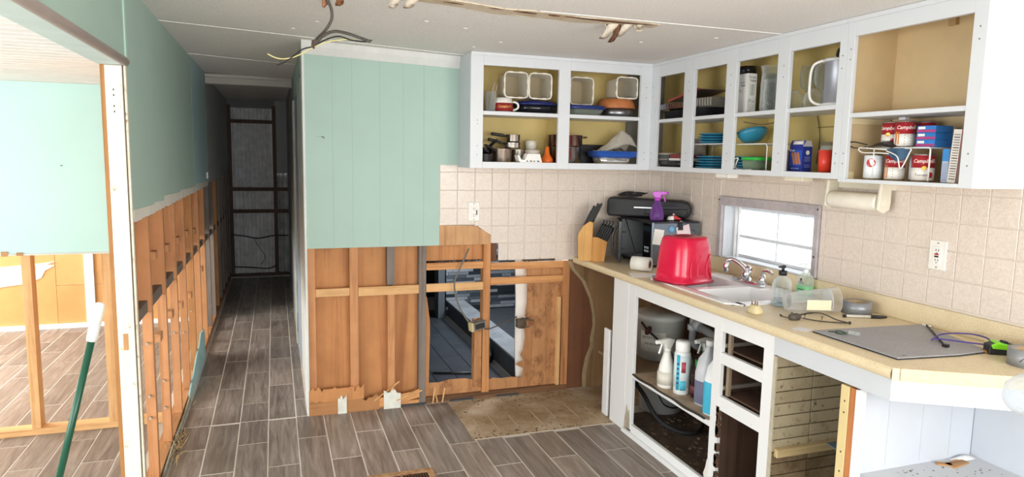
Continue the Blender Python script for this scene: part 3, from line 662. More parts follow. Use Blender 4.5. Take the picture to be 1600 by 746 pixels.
for y0 in (3.16, 3.19): wbx('track', XR+.04, XR+.055, y0, y0+.008, WZ0+.004, WZ1-.006, P('d5d3cf', .5), 0)
for y, z in ((WY0-.02, 1.285), (WY1+.02, 1.285), (WY0-.015, 1.06)): wbx('nail_head', XR-.023, XR-.019, y-.003, y+.003, z-.004, z+.006, P('4a3f3c', .7), 0)
wnb = struct('wall_neighbour')                 # pale rendered wall across the side yard, seen through the window
m, nt, b, N, L = new_mat('m_render'); mp = coords(nt, (1, 1, 1), False); n = noise(nt, mp, 22, 4, .7)
r = ramp(nt, n.outputs['Fac'], [(.35, H('8d9298')), (.62, H('c4c8cc'))]); L.new(r.outputs[0], b.inputs['Base Color']); b.inputs['Roughness'].default_value = .9
obj('rendered_wall', MB().box(4.6, 4.7, -1, 9, -.4, 2.6), m, wnb); obj('yard', MB().box(2.55, 4.6, -1, 9, -.5, -.4), P('b5b1a6', .9), wnb)
obj('board', MB().box(4.55, 4.6, -1, 9, .84, .91), P('f4f4f4', .6), wnb); obj('downpipe', MB().box(4.5, 4.56, 5.0, 5.1, -.4, 1.6), P('f6f6f6', .5), wnb)
# ---------------------------------------------------------------- bathroom seen through the opening
wbt = struct('wall_bathroom')
DT = P('3c4148', .4, var=.2, nscale=5); DG = P('8b9096', .8)
obj('grout_bed', MB().box(.62, 1.50, YB+.065, 6.2, -.008, .004), DG, floor)
_dt = MB().cham(-.0735, .0735, -.304, .304, 0, .010, .0015).mesh('bath_tile', DT)
for i in range(5):
    for j in range(4):
        x = .62+.1500*i+.0 ; y = 4.22+.612*j+(.3 if i % 2 else 0)
        if x+.15 < 1.5 or True: obj('bath_tile', _dt, None, floor, loc=(x+.147 if i < 5 else x, y, .0))
obj('wall_panel', MB().box(1.46, 2.42, 6.12, 6.16, 0, 2.1), P('22262b', .6), wbt)
MOS = [P(c, .25, var=.15) for c in ('5a626b', '7c858e', '2f353b', '98a0a7', '474e56')]
z = .06; r_ = 0
while z < 1.05:
    x = 1.50-random.random()*.2; h = .03
    while x < 2.42:
        l = random.choice([.1, .15, .2, .26]); a = max(x, 1.5); b = min(x+l, 2.42)
        if b-a > .01: obj('mosaic_strip', MB().box(a, b-.003, 6.108, 6.121, z, z+h-.003), random.choice(MOS), wbt)
        x += l
    z += h
obj('wall_panel', MB().box(1.40, 1.46, 6.0, 6.16, 0, 2.1), P('5c646c', .5), wbt)
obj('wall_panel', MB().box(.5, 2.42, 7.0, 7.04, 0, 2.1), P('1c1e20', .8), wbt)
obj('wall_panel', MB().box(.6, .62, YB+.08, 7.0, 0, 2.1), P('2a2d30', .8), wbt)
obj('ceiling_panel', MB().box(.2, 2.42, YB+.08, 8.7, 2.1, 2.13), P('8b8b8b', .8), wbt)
obj('shower_curb', MB().box(1.515, 1.665, 4.03, 6.1, 0, .135), P('4b5158', .4, var=.2, nscale=8), wbt)
obj('curb_cap', MB().box(1.508, 1.672, 4.03, 6.1, .135, .15), stained('a9afb5', '8b9299', '747b83', 6, (.4, .6), .3, 0), wbt, .003)
obj('shower_floor', MB().box(1.67, 2.42, 4.03, 6.12, .0, .05), P('40454b', .5, var=.2, nscale=12), wbt)
obj('wall_panel', MB().box(-.70, -.62, 6.57, 8.8, 0, 2.14), P('3a3a3a', .8), wf)   # closes the hall's outer side
# ================================================================== FITTED UNITS
def bxp(par, n, x0, x1, y0, y1, z0, z1, mat, bv=.0015):
    return obj(n, MB().box(x0, x1, y0, y1, z0, z1), mat, par, bv)
# ---------------------------------------------------------------- wall cabinet on the back wall
Yc, Xc = 3.665, 2.165
def frame_hole(par, mat, x): pass
uc = thing('wall_cabinet', 'white doorless two-bay wall cabinet beside the mint panel, full of pots', 'cabinet', group=None)
ZB, ZT = 1.438, 2.073
bxp(uc, 'stile', 1.03, 1.103, Yc, Yc+.02, ZB, ZT, WHITE); bxp(uc, 'stile', 1.556, 1.628, Yc, Yc+.02, ZB, ZT, WHITE); bxp(uc, 'stile', 2.088, 2.1645, Yc, Yc+.02, ZB, ZT, WHITE)
for a, b in ((1.103, 1.556), (1.628, 2.088)):
    bxp(uc, 'top_rail', a, b, Yc+.0005, Yc+.02, 2.004, ZT, WHITE); bxp(uc, 'bottom_rail', a, b, Yc+.0005, Yc+.02, ZB, 1.474, WHITE)
    bxp(uc, 'shelf', a-.02, b+.02, Yc+.004, YB-.008, 1.735, 1.756, WHITE)
    bxp(uc, 'back_panel', a-.04, b+.04, YB-.014, YB-.009, 1.45, ZT, CABIN, 0)
bxp(uc, 'floor_panel', 1.04, 2.164, Yc+.02, YB-.008, 1.455, 1.468, CABIN, 0)
bxp(uc, 'top_panel', 1.04, 2.164, Yc+.02, YB-.008, 2.05, 2.072, CABIN, 0)
bxp(uc, 'side_panel', 1.03, 1.042, Yc+.02, YB-.007, ZB, ZT, WHITE2, 0); bxp(uc, 'inner_side', 1.042, 1.046, Yc+.02, YB-.014, 1.468, 2.05, CABIN, 0)
bxp(uc, 'divider', 1.585, 1.60, Yc+.02, YB-.014, 1.468, 2.05, CABIN, 0)
bxp(uc, 'backing_rail', 1.13, 1.14, YB-.017, YB-.0135, 1.48, 2.05, P('4a3a22', .7), 0)
bxp(uc, 'top_moulding', 1.03, 2.16, Yc-.006, Yc, 2.055, 2.074, WHITE, .002)
for x, z in ((1.068, 1.70), (1.068, 1.68), (1.068, 1.56), (1.068, 1.51), (2.125, 1.93), (2.125, 1.87), (2.125, 1.54), (2.125, 1.50)): bxp(uc, 'screw_hole', x, x+.004, Yc-.0006, Yc+.0005, z, z+.005, P('55524e', .8), 0)
# ---------------------------------------------------------------- four-bay wall cabinet on the right wall
ur = thing('wall_cabinet', 'long white doorless wall cabinet above the window with plates and glasses', 'cabinet')
ZB2 = 1.438
for a, b in ((3.598, 3.69), (3.228, 3.324), (2.870, 2.950), (2.502, 2.578), (2.182, 2.220)): bxp(ur, 'stile', Xc, Xc+.02, a, b, ZB2, ZT, WHITE)
for a, b in ((3.324, 3.598), (2.950, 3.228), (2.578, 2.870), (2.220, 2.502)):
    bxp(ur, 'top_rail', Xc+.0005, Xc+.02, a, b, 1.99, ZT, WHITE); bxp(ur, 'bottom_rail', Xc+.0005, Xc+.02, a, b, ZB2, 1.463, WHITE)
    bxp(ur, 'shelf', Xc+.004, XR-.012, a-.02, b+.02, 1.722, 1.741, WHITE)
bxp(ur, 'back_panel', XR-.012, XR-.008, 2.19, 3.91, 1.45, ZT, CABIN, 0)
bxp(ur, 'floor_panel', Xc+.02, XR-.008, 2.19, 3.66, 1.447, 1.459, CABIN, 0); bxp(ur, 'top_panel', Xc+.02, XR-.008, 2.19, 3.66, 2.05, 2.072, CABIN, 0)
bxp(ur, 'divider', Xc+.02, XR-.012, 2.90, 2.912, 1.459, 1.722, CABIN, 0)
bxp(ur, 'side_panel', Xc+.02, XR-.012, 2.182, 2.194, 1.45, ZT, CABIN, 0)
bxp(ur, 'back_batten', XR-.016, XR-.0115, 2.2, 2.56, 1.665, 1.669, P('8a7443', .7), 0)
bxp(ur, 'top_moulding', Xc-.006, Xc, 2.185, 3.66, 2.056, 2.074, WHITE, .002)
obj('loose_wire', MB().tube(spline([(XR-.02, 2.56, 1.72), (XR-.025, 2.53, 1.62), (XR-.02, 2.545, 1.5)]), .002, 6), P('4d4636', .7), ur)
obj('loose_wire', MB().tube(spline([(Xc+.06, 2.87, 1.70), (Xc+.1, 2.78, 1.685), (Xc+.12, 2.66, 1.70), (Xc+.1, 2.6, 1.715)]), .0022, 6), P('4d4636', .7), ur)
for y in (3.645, 3.275, 2.91, 2.535, 2.20):
    for z in (1.93, 1.88, 1.54, 1.50): bxp(ur, 'screw_hole', Xc-.0006, Xc+.0005, y, y+.004, z, z+.005, P('55524e', .8), 0)
# ---------------------------------------------------------------- taller end cabinet
ue = thing('wall_cabinet', 'white doorless end cabinet with a tan interior and soup cans inside', 'cabinet')
ZB3 = 1.428
bxp(ue, 'stile', Xc, Xc+.02, 2.147, 2.181, ZB3, ZT, WHITE); bxp(ue, 'stile', Xc, Xc+.02, 1.612, 1.662, ZB3, ZT, WHITE)
bxp(ue, 'top_rail', Xc+.0005, Xc+.02, 1.662, 2.147, 2.0, ZT, WHITE); bxp(ue, 'bottom_rail', Xc+.0005, Xc+.02, 1.662, 2.147, ZB3, 1.442, WHITE)
bxp(ue, 'shelf', Xc+.004, XR-.012, 1.626, 2.168, 1.684, 1.702, WHITE); bxp(ue, 'floor_panel', Xc+.02, XR-.008, 1.626, 2.168, 1.43, 1.44, CABTAN, 0)
bxp(ue, 'top_panel', Xc+.02, XR-.008, 1.626, 2.168, 2.05, 2.072, CABTAN, 0); bxp(ue, 'back_panel', XR-.012, XR-.008, 1.626, 2.17, 1.44, 2.05, CABTAN, 0)
bxp(ue, 'inner_side', Xc+.02, XR-.012, 2.162, 2.172, 1.44, 2.05, CABTAN, 0); bxp(ue, 'inner_side', Xc+.02, XR-.012, 1.626, 1.632, 1.44, 2.05, CABTAN, 0)
bxp(ue, 'side_panel', Xc+.02, XR-.001, 1.612, 1.626, ZB3, ZT, P('dfe8ea', .35, var=.03, nscale=3), 0)
bxp(ue, 'cleat', Xc+.021, XR-.03, 2.15, 2.161, 1.66, 1.683, P('d9c69d', .6), 0); bxp(ue, 'cleat', Xc+.021, Xc+.05, 2.15, 2.161, 1.441, 1.47, P('d9c69d', .6), 0)
bxp(ue, 'top_corner_block', XR-.03, XR-.013, 1.9, 1.93, 2.02, 2.05, P('b99c6e', .6), 0)
bxp(ue, 'top_moulding', Xc-.006, Xc, 1.612, 2.185, 2.056, 2.074, WHITE, .002)
bxp(ue, 'shelf_clip', Xc+.13, Xc+.15, 2.0, 2.03, 1.674, 1.684, P('f0f0f0', .4), 0)
for y in (2.16, 1.635):
    for z in (1.95, 1.91, 1.54, 1.50): bxp(ue, 'screw_hole', Xc-.0006, Xc+.0005, y, y+.004, z, z+.005, P('55524e', .8), 0)
# ---------------------------------------------------------------- base cabinet with sink bay, drawer bay
bc = thing('base_cabinet', 'white doorless base cabinet under the sink with empty drawer openings', 'cabinet')
Xf = 1.81
WB = stained('e6e7e8', 'dddddb', '9c8c78', 2.2, (.62, .8), .4, 0, (.70, .8))
bxp(bc, 'stile', Xf, Xf+.02, 3.145, 3.215, .03, .8365, WB); bxp(bc, 'stile', Xf-.002, Xf+.02, 3.216, 3.386, .0, .8365, WB)
bxp(bc, 'stile', Xf, Xf+.02, 2.395, 2.45, .0, .8365, WB); bxp(bc, 'stile', Xf, Xf+.02, 2.072, 2.130, .0, .8365, WB)
bxp(bc, 'top_rail', Xf+.0005, Xf+.02, 2.45, 3.145, .775, .8365, WB); bxp(bc, 'top_rail', Xf+.0005, Xf+.02, 2.13, 2.395, .773, .8365, WB)
bxp(bc, 'drawer_rail', Xf+.0005, Xf+.02, 2.13, 2.395, .630, .680, WB); bxp(bc, 'drawer_rail', Xf+.0005, Xf+.02, 2.13, 2.395, .424, .486, WB)
bxp(bc, 'bottom_rail', Xf+.0005, Xf+.02, 2.45, 3.145, .0, .062, WB); bxp(bc, 'bottom_rail', Xf+.0005, Xf+.02, 2.13, 2.395, .0, .06, WB)
bxp(bc, 'plinth', Xf-.018, Xf, 2.0, 3.216, .0, .022, WB)
bxp(bc, 'shelf_edge', Xf+.002, Xf+.022, 2.45, 3.145, .322, .350, WB); bxp(bc, 'shelf', Xf+.022, 2.36, 2.42, 3.60, .334, .349, stained('8b7358', '6c563f', '4a3a2b', 5), 0)
bxp(bc, 'shelf_liner', Xf-.002, 2.3, 2.46, 3.13, .3495, .3515, stained('b09a80', '8d7660', '6b5744', 6, rough=.6), 0)
lin_ = MB().grid(lambda u, v: (Xf-.004-.012*v+.004*math.sin(20*u), 2.47+.66*u, .352-.004*v*abs(math.sin(6*u))-.002*v), 24, 2)
s_ = obj('liner_edge', lin_, P('3a3128', .6), bc); q_ = s_.modifiers.new('solid', 'SOLIDIFY'); q_.thickness = .002
bxp(bc, 'shelf_support', 2.30, 2.34, 3.56, 3.60, .0, .334, DRK, 0)
bxp(bc, 'partition', Xf+.02, 2.40, 2.405, 2.42, .0, .83, DRK, 0); bxp(bc, 'partition', Xf+.02, 2.40, 2.078, 2.09, .0, .83, DRK, 0)
bxp(bc, 'back_panel', 2.385, 2.40, 2.09, 3.92, .0, .83, DRK, 0); bxp(bc, 'cavity_floor', Xf+.02, 2.385, 2.09, 3.4, -.002, .012, DRKF, 0)
bxp(bc, 'slide_rail', Xf+.02, 2.3, 2.392, 2.404, .70, .716, P('a59b8c', .5, .3), 0); bxp(bc, 'slide_rail', Xf+.02, 2.3, 2.392, 2.404, .51, .526, P('a59b8c', .5, .3), 0)
bxp(bc, 'inner_post', Xf+.021, Xf+.035, 2.36, 2.378, .49, .77, P('8a7a66', .7), 0)
bxp(bc, 'drawer_bottom', Xf+.03, 2.36, 2.10, 2.39, .69, .696, DRK, 0); bxp(bc, 'drawer_bottom', Xf+.03, 2.36, 2.10, 2.39, .49, .496, DRK, 0)
rot = MB()
for k in range(40):                            # rotten laminate along the stile
    z = random.uniform(.02, .42); rot.box(Xf-.003, Xf+.012, 2.385+random.uniform(-.004, .004), 2.398+random.uniform(0, .006), z, z+random.uniform(.008, .03))
o = obj('rotten_edge', rot, P('5a4232', .9, var=.4, nscale=50), bc); o['kind'] = 'stuff'
pk = MB().prism([(2.44, 0), (2.463, .0), (2.458, .07), (2.468, .10), (2.455, .13), (2.447, .17), (2.44, .18)], Xf-.006, Xf-.001, 'x'); obj('peeled_skin', pk, P('d9d6cf', .7), bc)
pk = MB().prism([(3.15, .03), (3.21, .03), (3.20, .10), (3.185, .16), (3.175, .11), (3.16, .14)], Xf-.004, Xf-.0005, 'x'); obj('peeled_skin', pk, P('a89c8a', .8, var=.2, nscale=30), bc)
gr = MB()
for k in range(160):
    x, y = random.uniform(1.9, 2.35), random.uniform(2.5, 3.3); s = random.uniform(.003, .012)
    gr.merge(MB().box(-s, s, -s*.6, s*.7, 0, s*.6).rot(random.random()*6).move(x, y, .012))
o = obj('floor_rubble', gr, P('7d6a58', .9, var=.4, nscale=30), bc); o['kind'] = 'stuff'
# stained tile board on the side of the drawer bay
tb = obj('tile_board', MB().box(Xf+.004, 2.395, 2.068, 2.0775, .0, .76), P('4d3a28', .85), bc)   # water-stained board lining the empty bay
tb['label'] = 'water-stained cream tile board'
STB = stained('b5a78a', '9c8c6e', '54432f', 5, (.5, .72), .6, .15)
zz = .76; row = 0
while zz > .03:
    for a, b in ((Xf+.006, 2.0), (2.003, 2.2), (2.203, 2.393)):
        o = obj('tile', MB().cham(a+.001, b-.001, 2.0625, 2.068, zz-.047, zz-.002, .001, '-y'), STB if zz > .38 else stained('8f7c5f', '6d593f', '3a2b1e', 6, (.42, .6), .6, .15), tb)
    zz -= .049
bxp(tb, 'batten', Xf+.02, 2.3, 2.04, 2.0624, .352, .386, wood('cbb487', 'b39a6c', 'x'), .003)
bxp(tb, 'edge_strip', Xf-.0005, Xf+.006, 2.055, 2.0715, .0, .76, P('b8b09c', .7, var=.15, nscale=20), 0)
one('sheet_metal', MB().box(2.06, 2.38, 1.76, 2.03, .389, .393).rot(R(6), 'X', (2.2, 2.03, .391)), P('6f8296', .4, .3), 'blue grey sheet lying on the batten inside the empty bay', 'panel')
# post at the end of the bay
pst = bc
bxp(pst, 'end_board', Xf, Xf+.02, 1.703, 1.739, .0, .757, P('dbc691', .6, var=.04), .002); bxp(pst, 'stud', Xf+.002, Xf+.04, 1.676, 1.702, .0, .757, wood('c27c48', '8f5630', 'z'), .002)
for z in (.70, .66, .52, .45): bxp(pst, 'screw_hole', Xf-.0006, Xf+.0004, 1.716, 1.722, z, z+.006, P('5a4c38', .8), 0)
bxp(pst, 'paint_edge', Xf, Xf+.0405, 1.669, 1.676, .0, .757, P('e2e4e6', .6), .001)
# white alcove with its low shelf
al = thing('alcove_unit', 'white panelled alcove with a low dirty shelf under the worktop end', 'alcove')
ALW = P('c6cbd4', .55, var=.03, nscale=5)
bxp(al, 'back_panel', Xf+.042, 2.40, 1.690, 1.700, .0, .76, ALW, 0)
for x in (1.98, 2.14, 2.28): bxp(al, 'panel_groove', x, x+.0015, 1.6893, 1.6902, .46, .75, P('b5bbc4', .6), 0)
bxp(al, 'side_panel', 2.395, 2.405, .9, 1.69, .0, .76, ALW, 0)
bxp(al, 'corner_line', 2.393, 2.395, 1.688, 1.690, .45, .75, P('8d929a', .7), 0)
sh = [(Xf+.012, 1.668), (Xf+.012, 1.66), (2.02, 1.2), (2.395, .95), (2.395, 1.69), (Xf+.045, 1.69), (Xf+.045, 1.668)]
obj('low_shelf', MB().prism(sh, .43, .448, 'z'), stained('c9ccd0', 'b9bcbf', '6d6155', 5, (.55, .75), .6, 0, (.68, .78)), al)
obj('shelf_front', MB().prism([(Xf+.012, 1.66), (Xf+.024, 1.66), (2.03, 1.21), (2.395, .965), (2.395, .95), (2.02, 1.2)], .0, .43, 'z'), wood('b98252', '8a5630', 'x'), al)
for k, (x, y, w, d, a) in enumerate(((2.27, 1.645, .09, .035, 10), (2.22, 1.655, .05, .02, -30), (2.19, 1.46, .09, .05, 12), (2.10, 1.55, .05, .018, 20), (2.03, 1.58, .04, .012, -40))):
    one('wood_scrap', MB().box(-w/2, w/2, -d/2, d/2, 0, .005).rot(R(a)).move(x, y, .4482), wood('b98a58', '7d5230', 'x'),
        ['tan wood scrap at the back corner of the low alcove shelf', 'dark chip beside the scrap in the alcove corner', 'flat square tan offcut on the front of the alcove shelf', 'brown splinter in the middle of the alcove shelf', 'thin splinter near the left end of the alcove shelf'][k], 'scrap', group=None)
one('plaster_chunk', MB().grid(lambda u, v: (2.28+.1*u, 1.655+.03*v, .449+.012*math.sin(3*u)*math.sin(3*v)), 6, 4, .001), P('e3e4e4', .8), 'white flake of wallboard in the alcove corner', 'plaster')
cr = MB()
for k in range(150):
    x, y = random.uniform(1.86, 2.35), random.uniform(1.25, 1.67); s = random.uniform(.0008, .003)
    cr.merge(MB().box(-s*1.6, s*1.6, -s*.6, s*.7, 0, s*.5).rot(random.random()*6).move(x, y, .448))
o = obj('shelf_crumbs', cr, P('4d4238', .9, var=.4, nscale=50), al); o['kind'] = 'stuff'
# ---------------------------------------------------------------- worktop
wt = thing('worktop', 'beige speckled laminate worktop with an angled end along the right wall', 'worktop')
z0, z1 = .838, .877; xf = 1.800
SX0, SX1, SY0, SY1 = 1.875, 2.325, 2.42, 3.12          # sink hole
top = MB()
top.prism([(xf, 3.92), (xf, SY1), (2.408, SY1), (2.408, 3.92)], z0, z1)
top.box(xf, SX0, SY0, SY1, z0, z1); top.box(SX1, 2.408, SY0, SY1, z0, z1)
top.prism([(xf, SY0), (xf, 1.534), (2.408, 1.185), (2.408, SY0)], z0, z1)
obj('slab', top, LAM, wt)
# apron under the worktop
ap = [(Xf-.002, 2.072), (Xf+.016, 2.072), (Xf+.016, 1.556), (2.39, 1.215), (2.39, 1.19), (Xf-.002, 1.54)]
obj('apron_board', MB().prism([(Xf-.002, 2.071), (Xf+.016, 2.071), (Xf+.016, 1.556), (Xf-.002, 1.545)], .765, .838), WHITE2, wt, .001)
obj('apron_board', MB().prism([(Xf-.002, 1.5445), (Xf+.016, 1.5555), (2.39, 1.222), (2.39, 1.195)], .765, .838), WHITE2, wt, .001)
ft = MB(); n = 6; zz = (z0+z1)/2; h = (z1-z0)/2
pr = [(-.010*math.cos(-math.pi/2+math.pi*i/n), h*math.sin(-math.pi/2+math.pi*i/n)) for i in range(n+1)]
ft._add([(xf+p, y, zz+q) for y in (3.92, 1.534) for p, q in pr], [(i, i+1, n+2+i, n+1+i) for i in range(n)], True); obj('front_edge', ft, LAM, wt)
e0, e1 = Vector((xf-.003, 1.528)), Vector((2.408, 1.18)); dn = (e1-e0).normalized(); nn = Vector((dn.y, -dn.x)); nn = nn if nn.y < 0 else -nn
pp = [e0+dn*.018, e1, e1+nn*.003, e0+dn*.018+nn*.003]; obj('end_strip', MB().prism([tuple(p) for p in pp], z0-.001, z1+.0005), LAMD, wt)
pp = [e0, e0+dn*.016, e0+dn*.016+nn*.002, e0+nn*.002-dn*.006]; obj('end_strip', MB().prism([tuple(p) for p in pp], z0, z1+.0003), LAM, wt)
bxp(wt, 'upstand', 2.388, 2.4085, 1.10, 3.918, z1, .957, LAM, .003)
# ---------------------------------------------------------------- sink
sk = thing('sink', 'white double-bowl drop-in sink set in the beige worktop', 'sink', (2.1, 2.77, .877))
WS = P('eeeef0', .15, var=.01)
rim = MB(); ox0, ox1, oy0, oy1, c = 1.858, 2.345, 2.40, 3.14, .06
octa = [(ox0, oy0+c), (ox0+c, oy0), (ox1-c*.4, oy0), (ox1, oy0+c*.4), (ox1, oy1-c*.4), (ox1-c*.4, oy1), (ox0+c, oy1), (ox0, oy1-c)]
b1 = (1.905, 2.225, 2.45, 2.745); b2 = (1.905, 2.225, 2.795, 3.09); zr = .884
rim.prism(octa[:0]+[(ox0, oy0+c), (ox0+c, oy0), (b1[0]+.02, oy0), (b1[0]+.02, b1[2]), (b1[0], b1[2]+.0), (b1[0], oy1), (ox0+c, oy1), (ox0, oy1-c)], .8772, zr)
rim.box(b1[0], b1[1], oy0, b1[2], .8772, zr); rim.box(b1[0], b1[1], b1[3], b2[2], .86, zr); rim.box(b1[0], b1[1], b2[3], oy1, .8772, zr)
rim.prism([(b1[1], oy0), (ox1-c*.4, oy0), (ox1, oy0+c*.4), (ox1, oy1-c*.4), (ox1-c*.4, oy1), (b1[1], oy1)], .8772, zr)
rim.move(-2.1, -2.77, -.877); obj('rim', rim, WS, sk)
for x0, x1, y0, y1 in (b1, b2):
    d = .15; t = .025; m = MB()
    a = [(x0, y0), (x1, y0), (x1, y1), (x0, y1)]; b = [(x0+t, y0+t), (x1-t, y0+t), (x1-t, y1-t), (x0+t, y1-t)]
    vs = [(x, y, zr-.001) for x, y in a]+[(x, y, zr-d) for x, y in b]+[(x-.004*(1 if x < 2 else -1), y-.004*(1 if y < (y0+y1)/2 else -1), zr-.008) for x, y in a]+[(x, y, zr-d-.004) for x, y in b]
    fs = [(4,5,6,7), (11,10,9,8) if 0 else (15,14,13,12)]+[(i, (i+1) % 4, 4+(i+1) % 4, 4+i) for i in range(4)]+[(8+(i+1) % 4, 8+i, 12+i, 12+(i+1) % 4) for i in range(4)]+[((i+1) % 4, i, 8+i, 8+(i+1) % 4) for i in range(4)]
    m._add(vs, fs); m.move(-2.1, -2.77, -.877); bw = obj('bowl', m, WS, sk)
    obj('drain', MB().lathe([(.0004, 0), (.04, 0), (.036, .004), (.0004, .002)], ((x0+x1)/2-2.1, (y0+y1)/2-2.77, zr-d-.877), 20), CHROME, bw)
# faucet on the back deck
fc = thing('faucet', 'chrome kitchen faucet with a lever and side handle behind the sink', 'faucet', (2.275, 2.82, .884))
obj('base_plate', MB().lathe([(.1, 0), (.1, .012), (.085, .02)], (0, 0, 0), 28, .3, 1.25), CHROME, fc)
obj('body', MB().lathe([(.026, .018), (.024, .05), (.02, .07), (.0004, .078)], (0, .02, 0), 20), CHROME, fc)
obj('spout', MB().tube(spline([(.0, .0, .05), (-.012, .035, .085), (-.035, .085, .112), (-.055, .115, .105)]), .012, 10), CHROME, fc)
sp = obj('sprayer_head', MB().lathe([(.013, 0), (.016, .03), (.011, .055), (.0004, .06)], (-.056, .118, .045), 14), CHROME, fc)
obj('lever', MB().tube(spline([(.0, .02, .07), (-.01, .0, .085), (-.02, -.03, .08)]), [.011]*17, 8), CHROME, fc)
obj('side_handle', MB().lathe([(.02, .018), (.017, .04), (.013, .06), (.0004, .066)], (0, -.10, 0), 16), CHROME, fc)
obj('side_lever', MB().tube(spline([(0, -.10, .055), (.0, -.105, .078), (-.0, -.14, .085), (-.0, -.165, .075)]), [.007]*8+[.009]*17, 8), CHROME, fc)
# ================================================================== THINGS
def lift(p, z): return (p[0], p[1], z)
# ---------------------------------------------------------------- back cabinet, upper left bay (shelf top 1.756)
ZS = 1.7565
t = thing('drinking_glass', 'clear tumbler holding glass straws at the left end of the top shelf', 'glass', (1.165, 3.73, ZS))
obj('tumbler', MB().shell([(.027, 0), (.034, .11)], .002, seg=18), GLASS, t)
for k, (a, b, c_, d) in enumerate(((-.012, 0, .028, .012), (.006, .008, .04, .004), (-.004, -.01, .01, -.014), (.012, -.004, .022, .014))):
    obj('straw', MB().tube([(a, b, .006), (c_, d, .165-.012*k)], .0035, 8), clear('f2ece6', .5, .1), t)
t = thing('mug', 'large white cup with a red band and gold script on the top shelf', 'mug', (1.245, 3.74, ZS))
obj('cup', MB().shell([(.04, 0), (.052, .012), (.055, .045), (.048, .08)], .003, seg=24), P('ece8e0', .25), t)
obj('red_band', band(.0555, .004, .05, R(190), R(330), 16), P('8e1f22', .5), t)
l = wrap(text_mb('Campbell\'s', .02, .0006, .25), .0562, R(262)); l.move(0, 0, .03); obj('lettering', l, P('d9a64a', .4, .3), t)
obj('handle', MB().tube(spline([(.05, -.02, .06), (.075, -.03, .05), (.078, -.03, .025), (.052, -.02, .01)]), .006, 8), P('ece8e0', .25), t)
t = thing('roasting_pan', 'oval dark blue enamel roaster below two clear bins', 'pan', (1.464, 3.79, ZS))
obj('base', MB().shell([(.09, 0), (.125, .012), (.135, .05)], .003, seg=32, sx=1.0, sy=.72), P('14161d', .12), t)
obj('lid', MB().lathe([(.145, .048), (.146, .055), (.125, .07), (.06, .078), (.0004, .079)], (0, 0, 0), 32, .98, .72), P('16225e', .1), t)
obj('handle', MB().tube(spline([(-.128, -.02, .045), (-.138, -.015, .045), (-.138, .015, .045), (-.128, .02, .045)]), .006, 6), P('14161d', .2), t)
def bin_(x0, x1, z0, z1, yf, d, label, grp='clear storage bins on the top shelf'):
    cx = (x0+x1)/2; w = (x1-x0)/2; hgt = (z1-z0)/2
    t = thing('storage_bin', label, 'container', (cx, yf+d/2, z0), group=grp)
    prof = [(1, 0), (1, 1)]
    m = MB(); n = 32; ring = []
    for (s_, y) in ((.93, d/2), (.98, -d/2), (.95, -d/2), (.9, d/2-.003)):
        ring.append([(w*s_*math.copysign(abs(math.cos(2*math.pi*i/n))**(2/7), math.cos(2*math.pi*i/n)), y, hgt+hgt*s_*math.copysign(abs(math.sin(2*math.pi*i/n))**(2/7), math.sin(2*math.pi*i/n))) for i in range(n)])
    vs = sum(ring, []); fs = [(k*n+i, k*n+(i+1) % n, (k+1)*n+(i+1) % n, (k+1)*n+i) for k in range(3) for i in range(n)]
    fs += [tuple(range(n-1, -1, -1)), tuple(range(3*n, 4*n))]
    m._add(vs, fs, False); obj('body', m, PLAST, t)
    rim = [(w*math.copysign(abs(math.cos(2*math.pi*i/n))**(2/7), math.cos(2*math.pi*i/n)), -d/2, hgt+hgt*math.copysign(abs(math.sin(2*math.pi*i/n))**(2/7), math.sin(2*math.pi*i/n))) for i in range(n)]
    obj('rim', MB().tube(rim, .004, 6, True), P('e6dfd2', .4), t)
    for a in (-.5, .35):
        for zz in (2*hgt, .0): obj('latch_lug', MB().box(a*w-.012, a*w+.012, -d/2-.002, -d/2+.006, zz-.004, zz+.005), P('e6dfd2', .4), t)
        for xx in (-w, w): obj('latch_lug', MB().box(xx-.005, xx+.004, -d/2-.002, -d/2+.006, hgt+a*hgt-.012, hgt+a*hgt+.012), P('e6dfd2', .4), t)
    return t
bin_(1.238, 1.378, 1.8385, 1.98, 3.70, .15, 'left one of two clear square bins lying on the blue roaster')
bin_(1.386, 1.524, 1.8385, 1.981, 3.70, .15, 'right one of two clear square bins lying on the blue roaster')
# upper right bay
t = thing('baking_dish', 'glass baking dish with a dark blue lid at the left of the upper right bay', 'dish', (1.755, 3.77, ZS))
obj('dish', MB().shell([(.08, 0), (.1, .035)], .004, seg=28, sx=1.2, sy=.8, n=4), clear('c9d0c4', .5, .1), t)
obj('lid', MB().lathe([(.108, .035), (.112, .045), (.106, .058), (.0004, .062)], (0, 0, 0), 28, 1.2, .8, True, 4), P('1d2f6e', .25), t)
t = thing('springform_pan', 'shallow grey metal pan under the terracotta bowl', 'pan', (2.0, 3.79, ZS))
obj('pan', MB().shell([(.085, 0), (.09, .002), (.098, .05)], .002, seg=28, sx=1.08), P('8f8f92', .3, .9), t)
t = thing('terracotta_bowl', 'round terracotta orange pan turned over on a grey pan', 'bowl', (1.99, 3.79, ZS+.0505))
obj('bowl', MB().lathe([(.116, 0), (.116, .008), (.112, .03), (.098, .055), (.088, .058), (.0004, .058)], (0, 0, 0), 30), P('b8703f', .5, var=.12, nscale=20), t)
bin_(1.66, 1.81, 1.819, 1.978, 3.74, .15, 'clear square bin standing on the blue lidded dish')
bin_(1.945, 2.085, 1.8655, 1.99, 3.70, .15, 'clear square bin lying on the terracotta bowl')
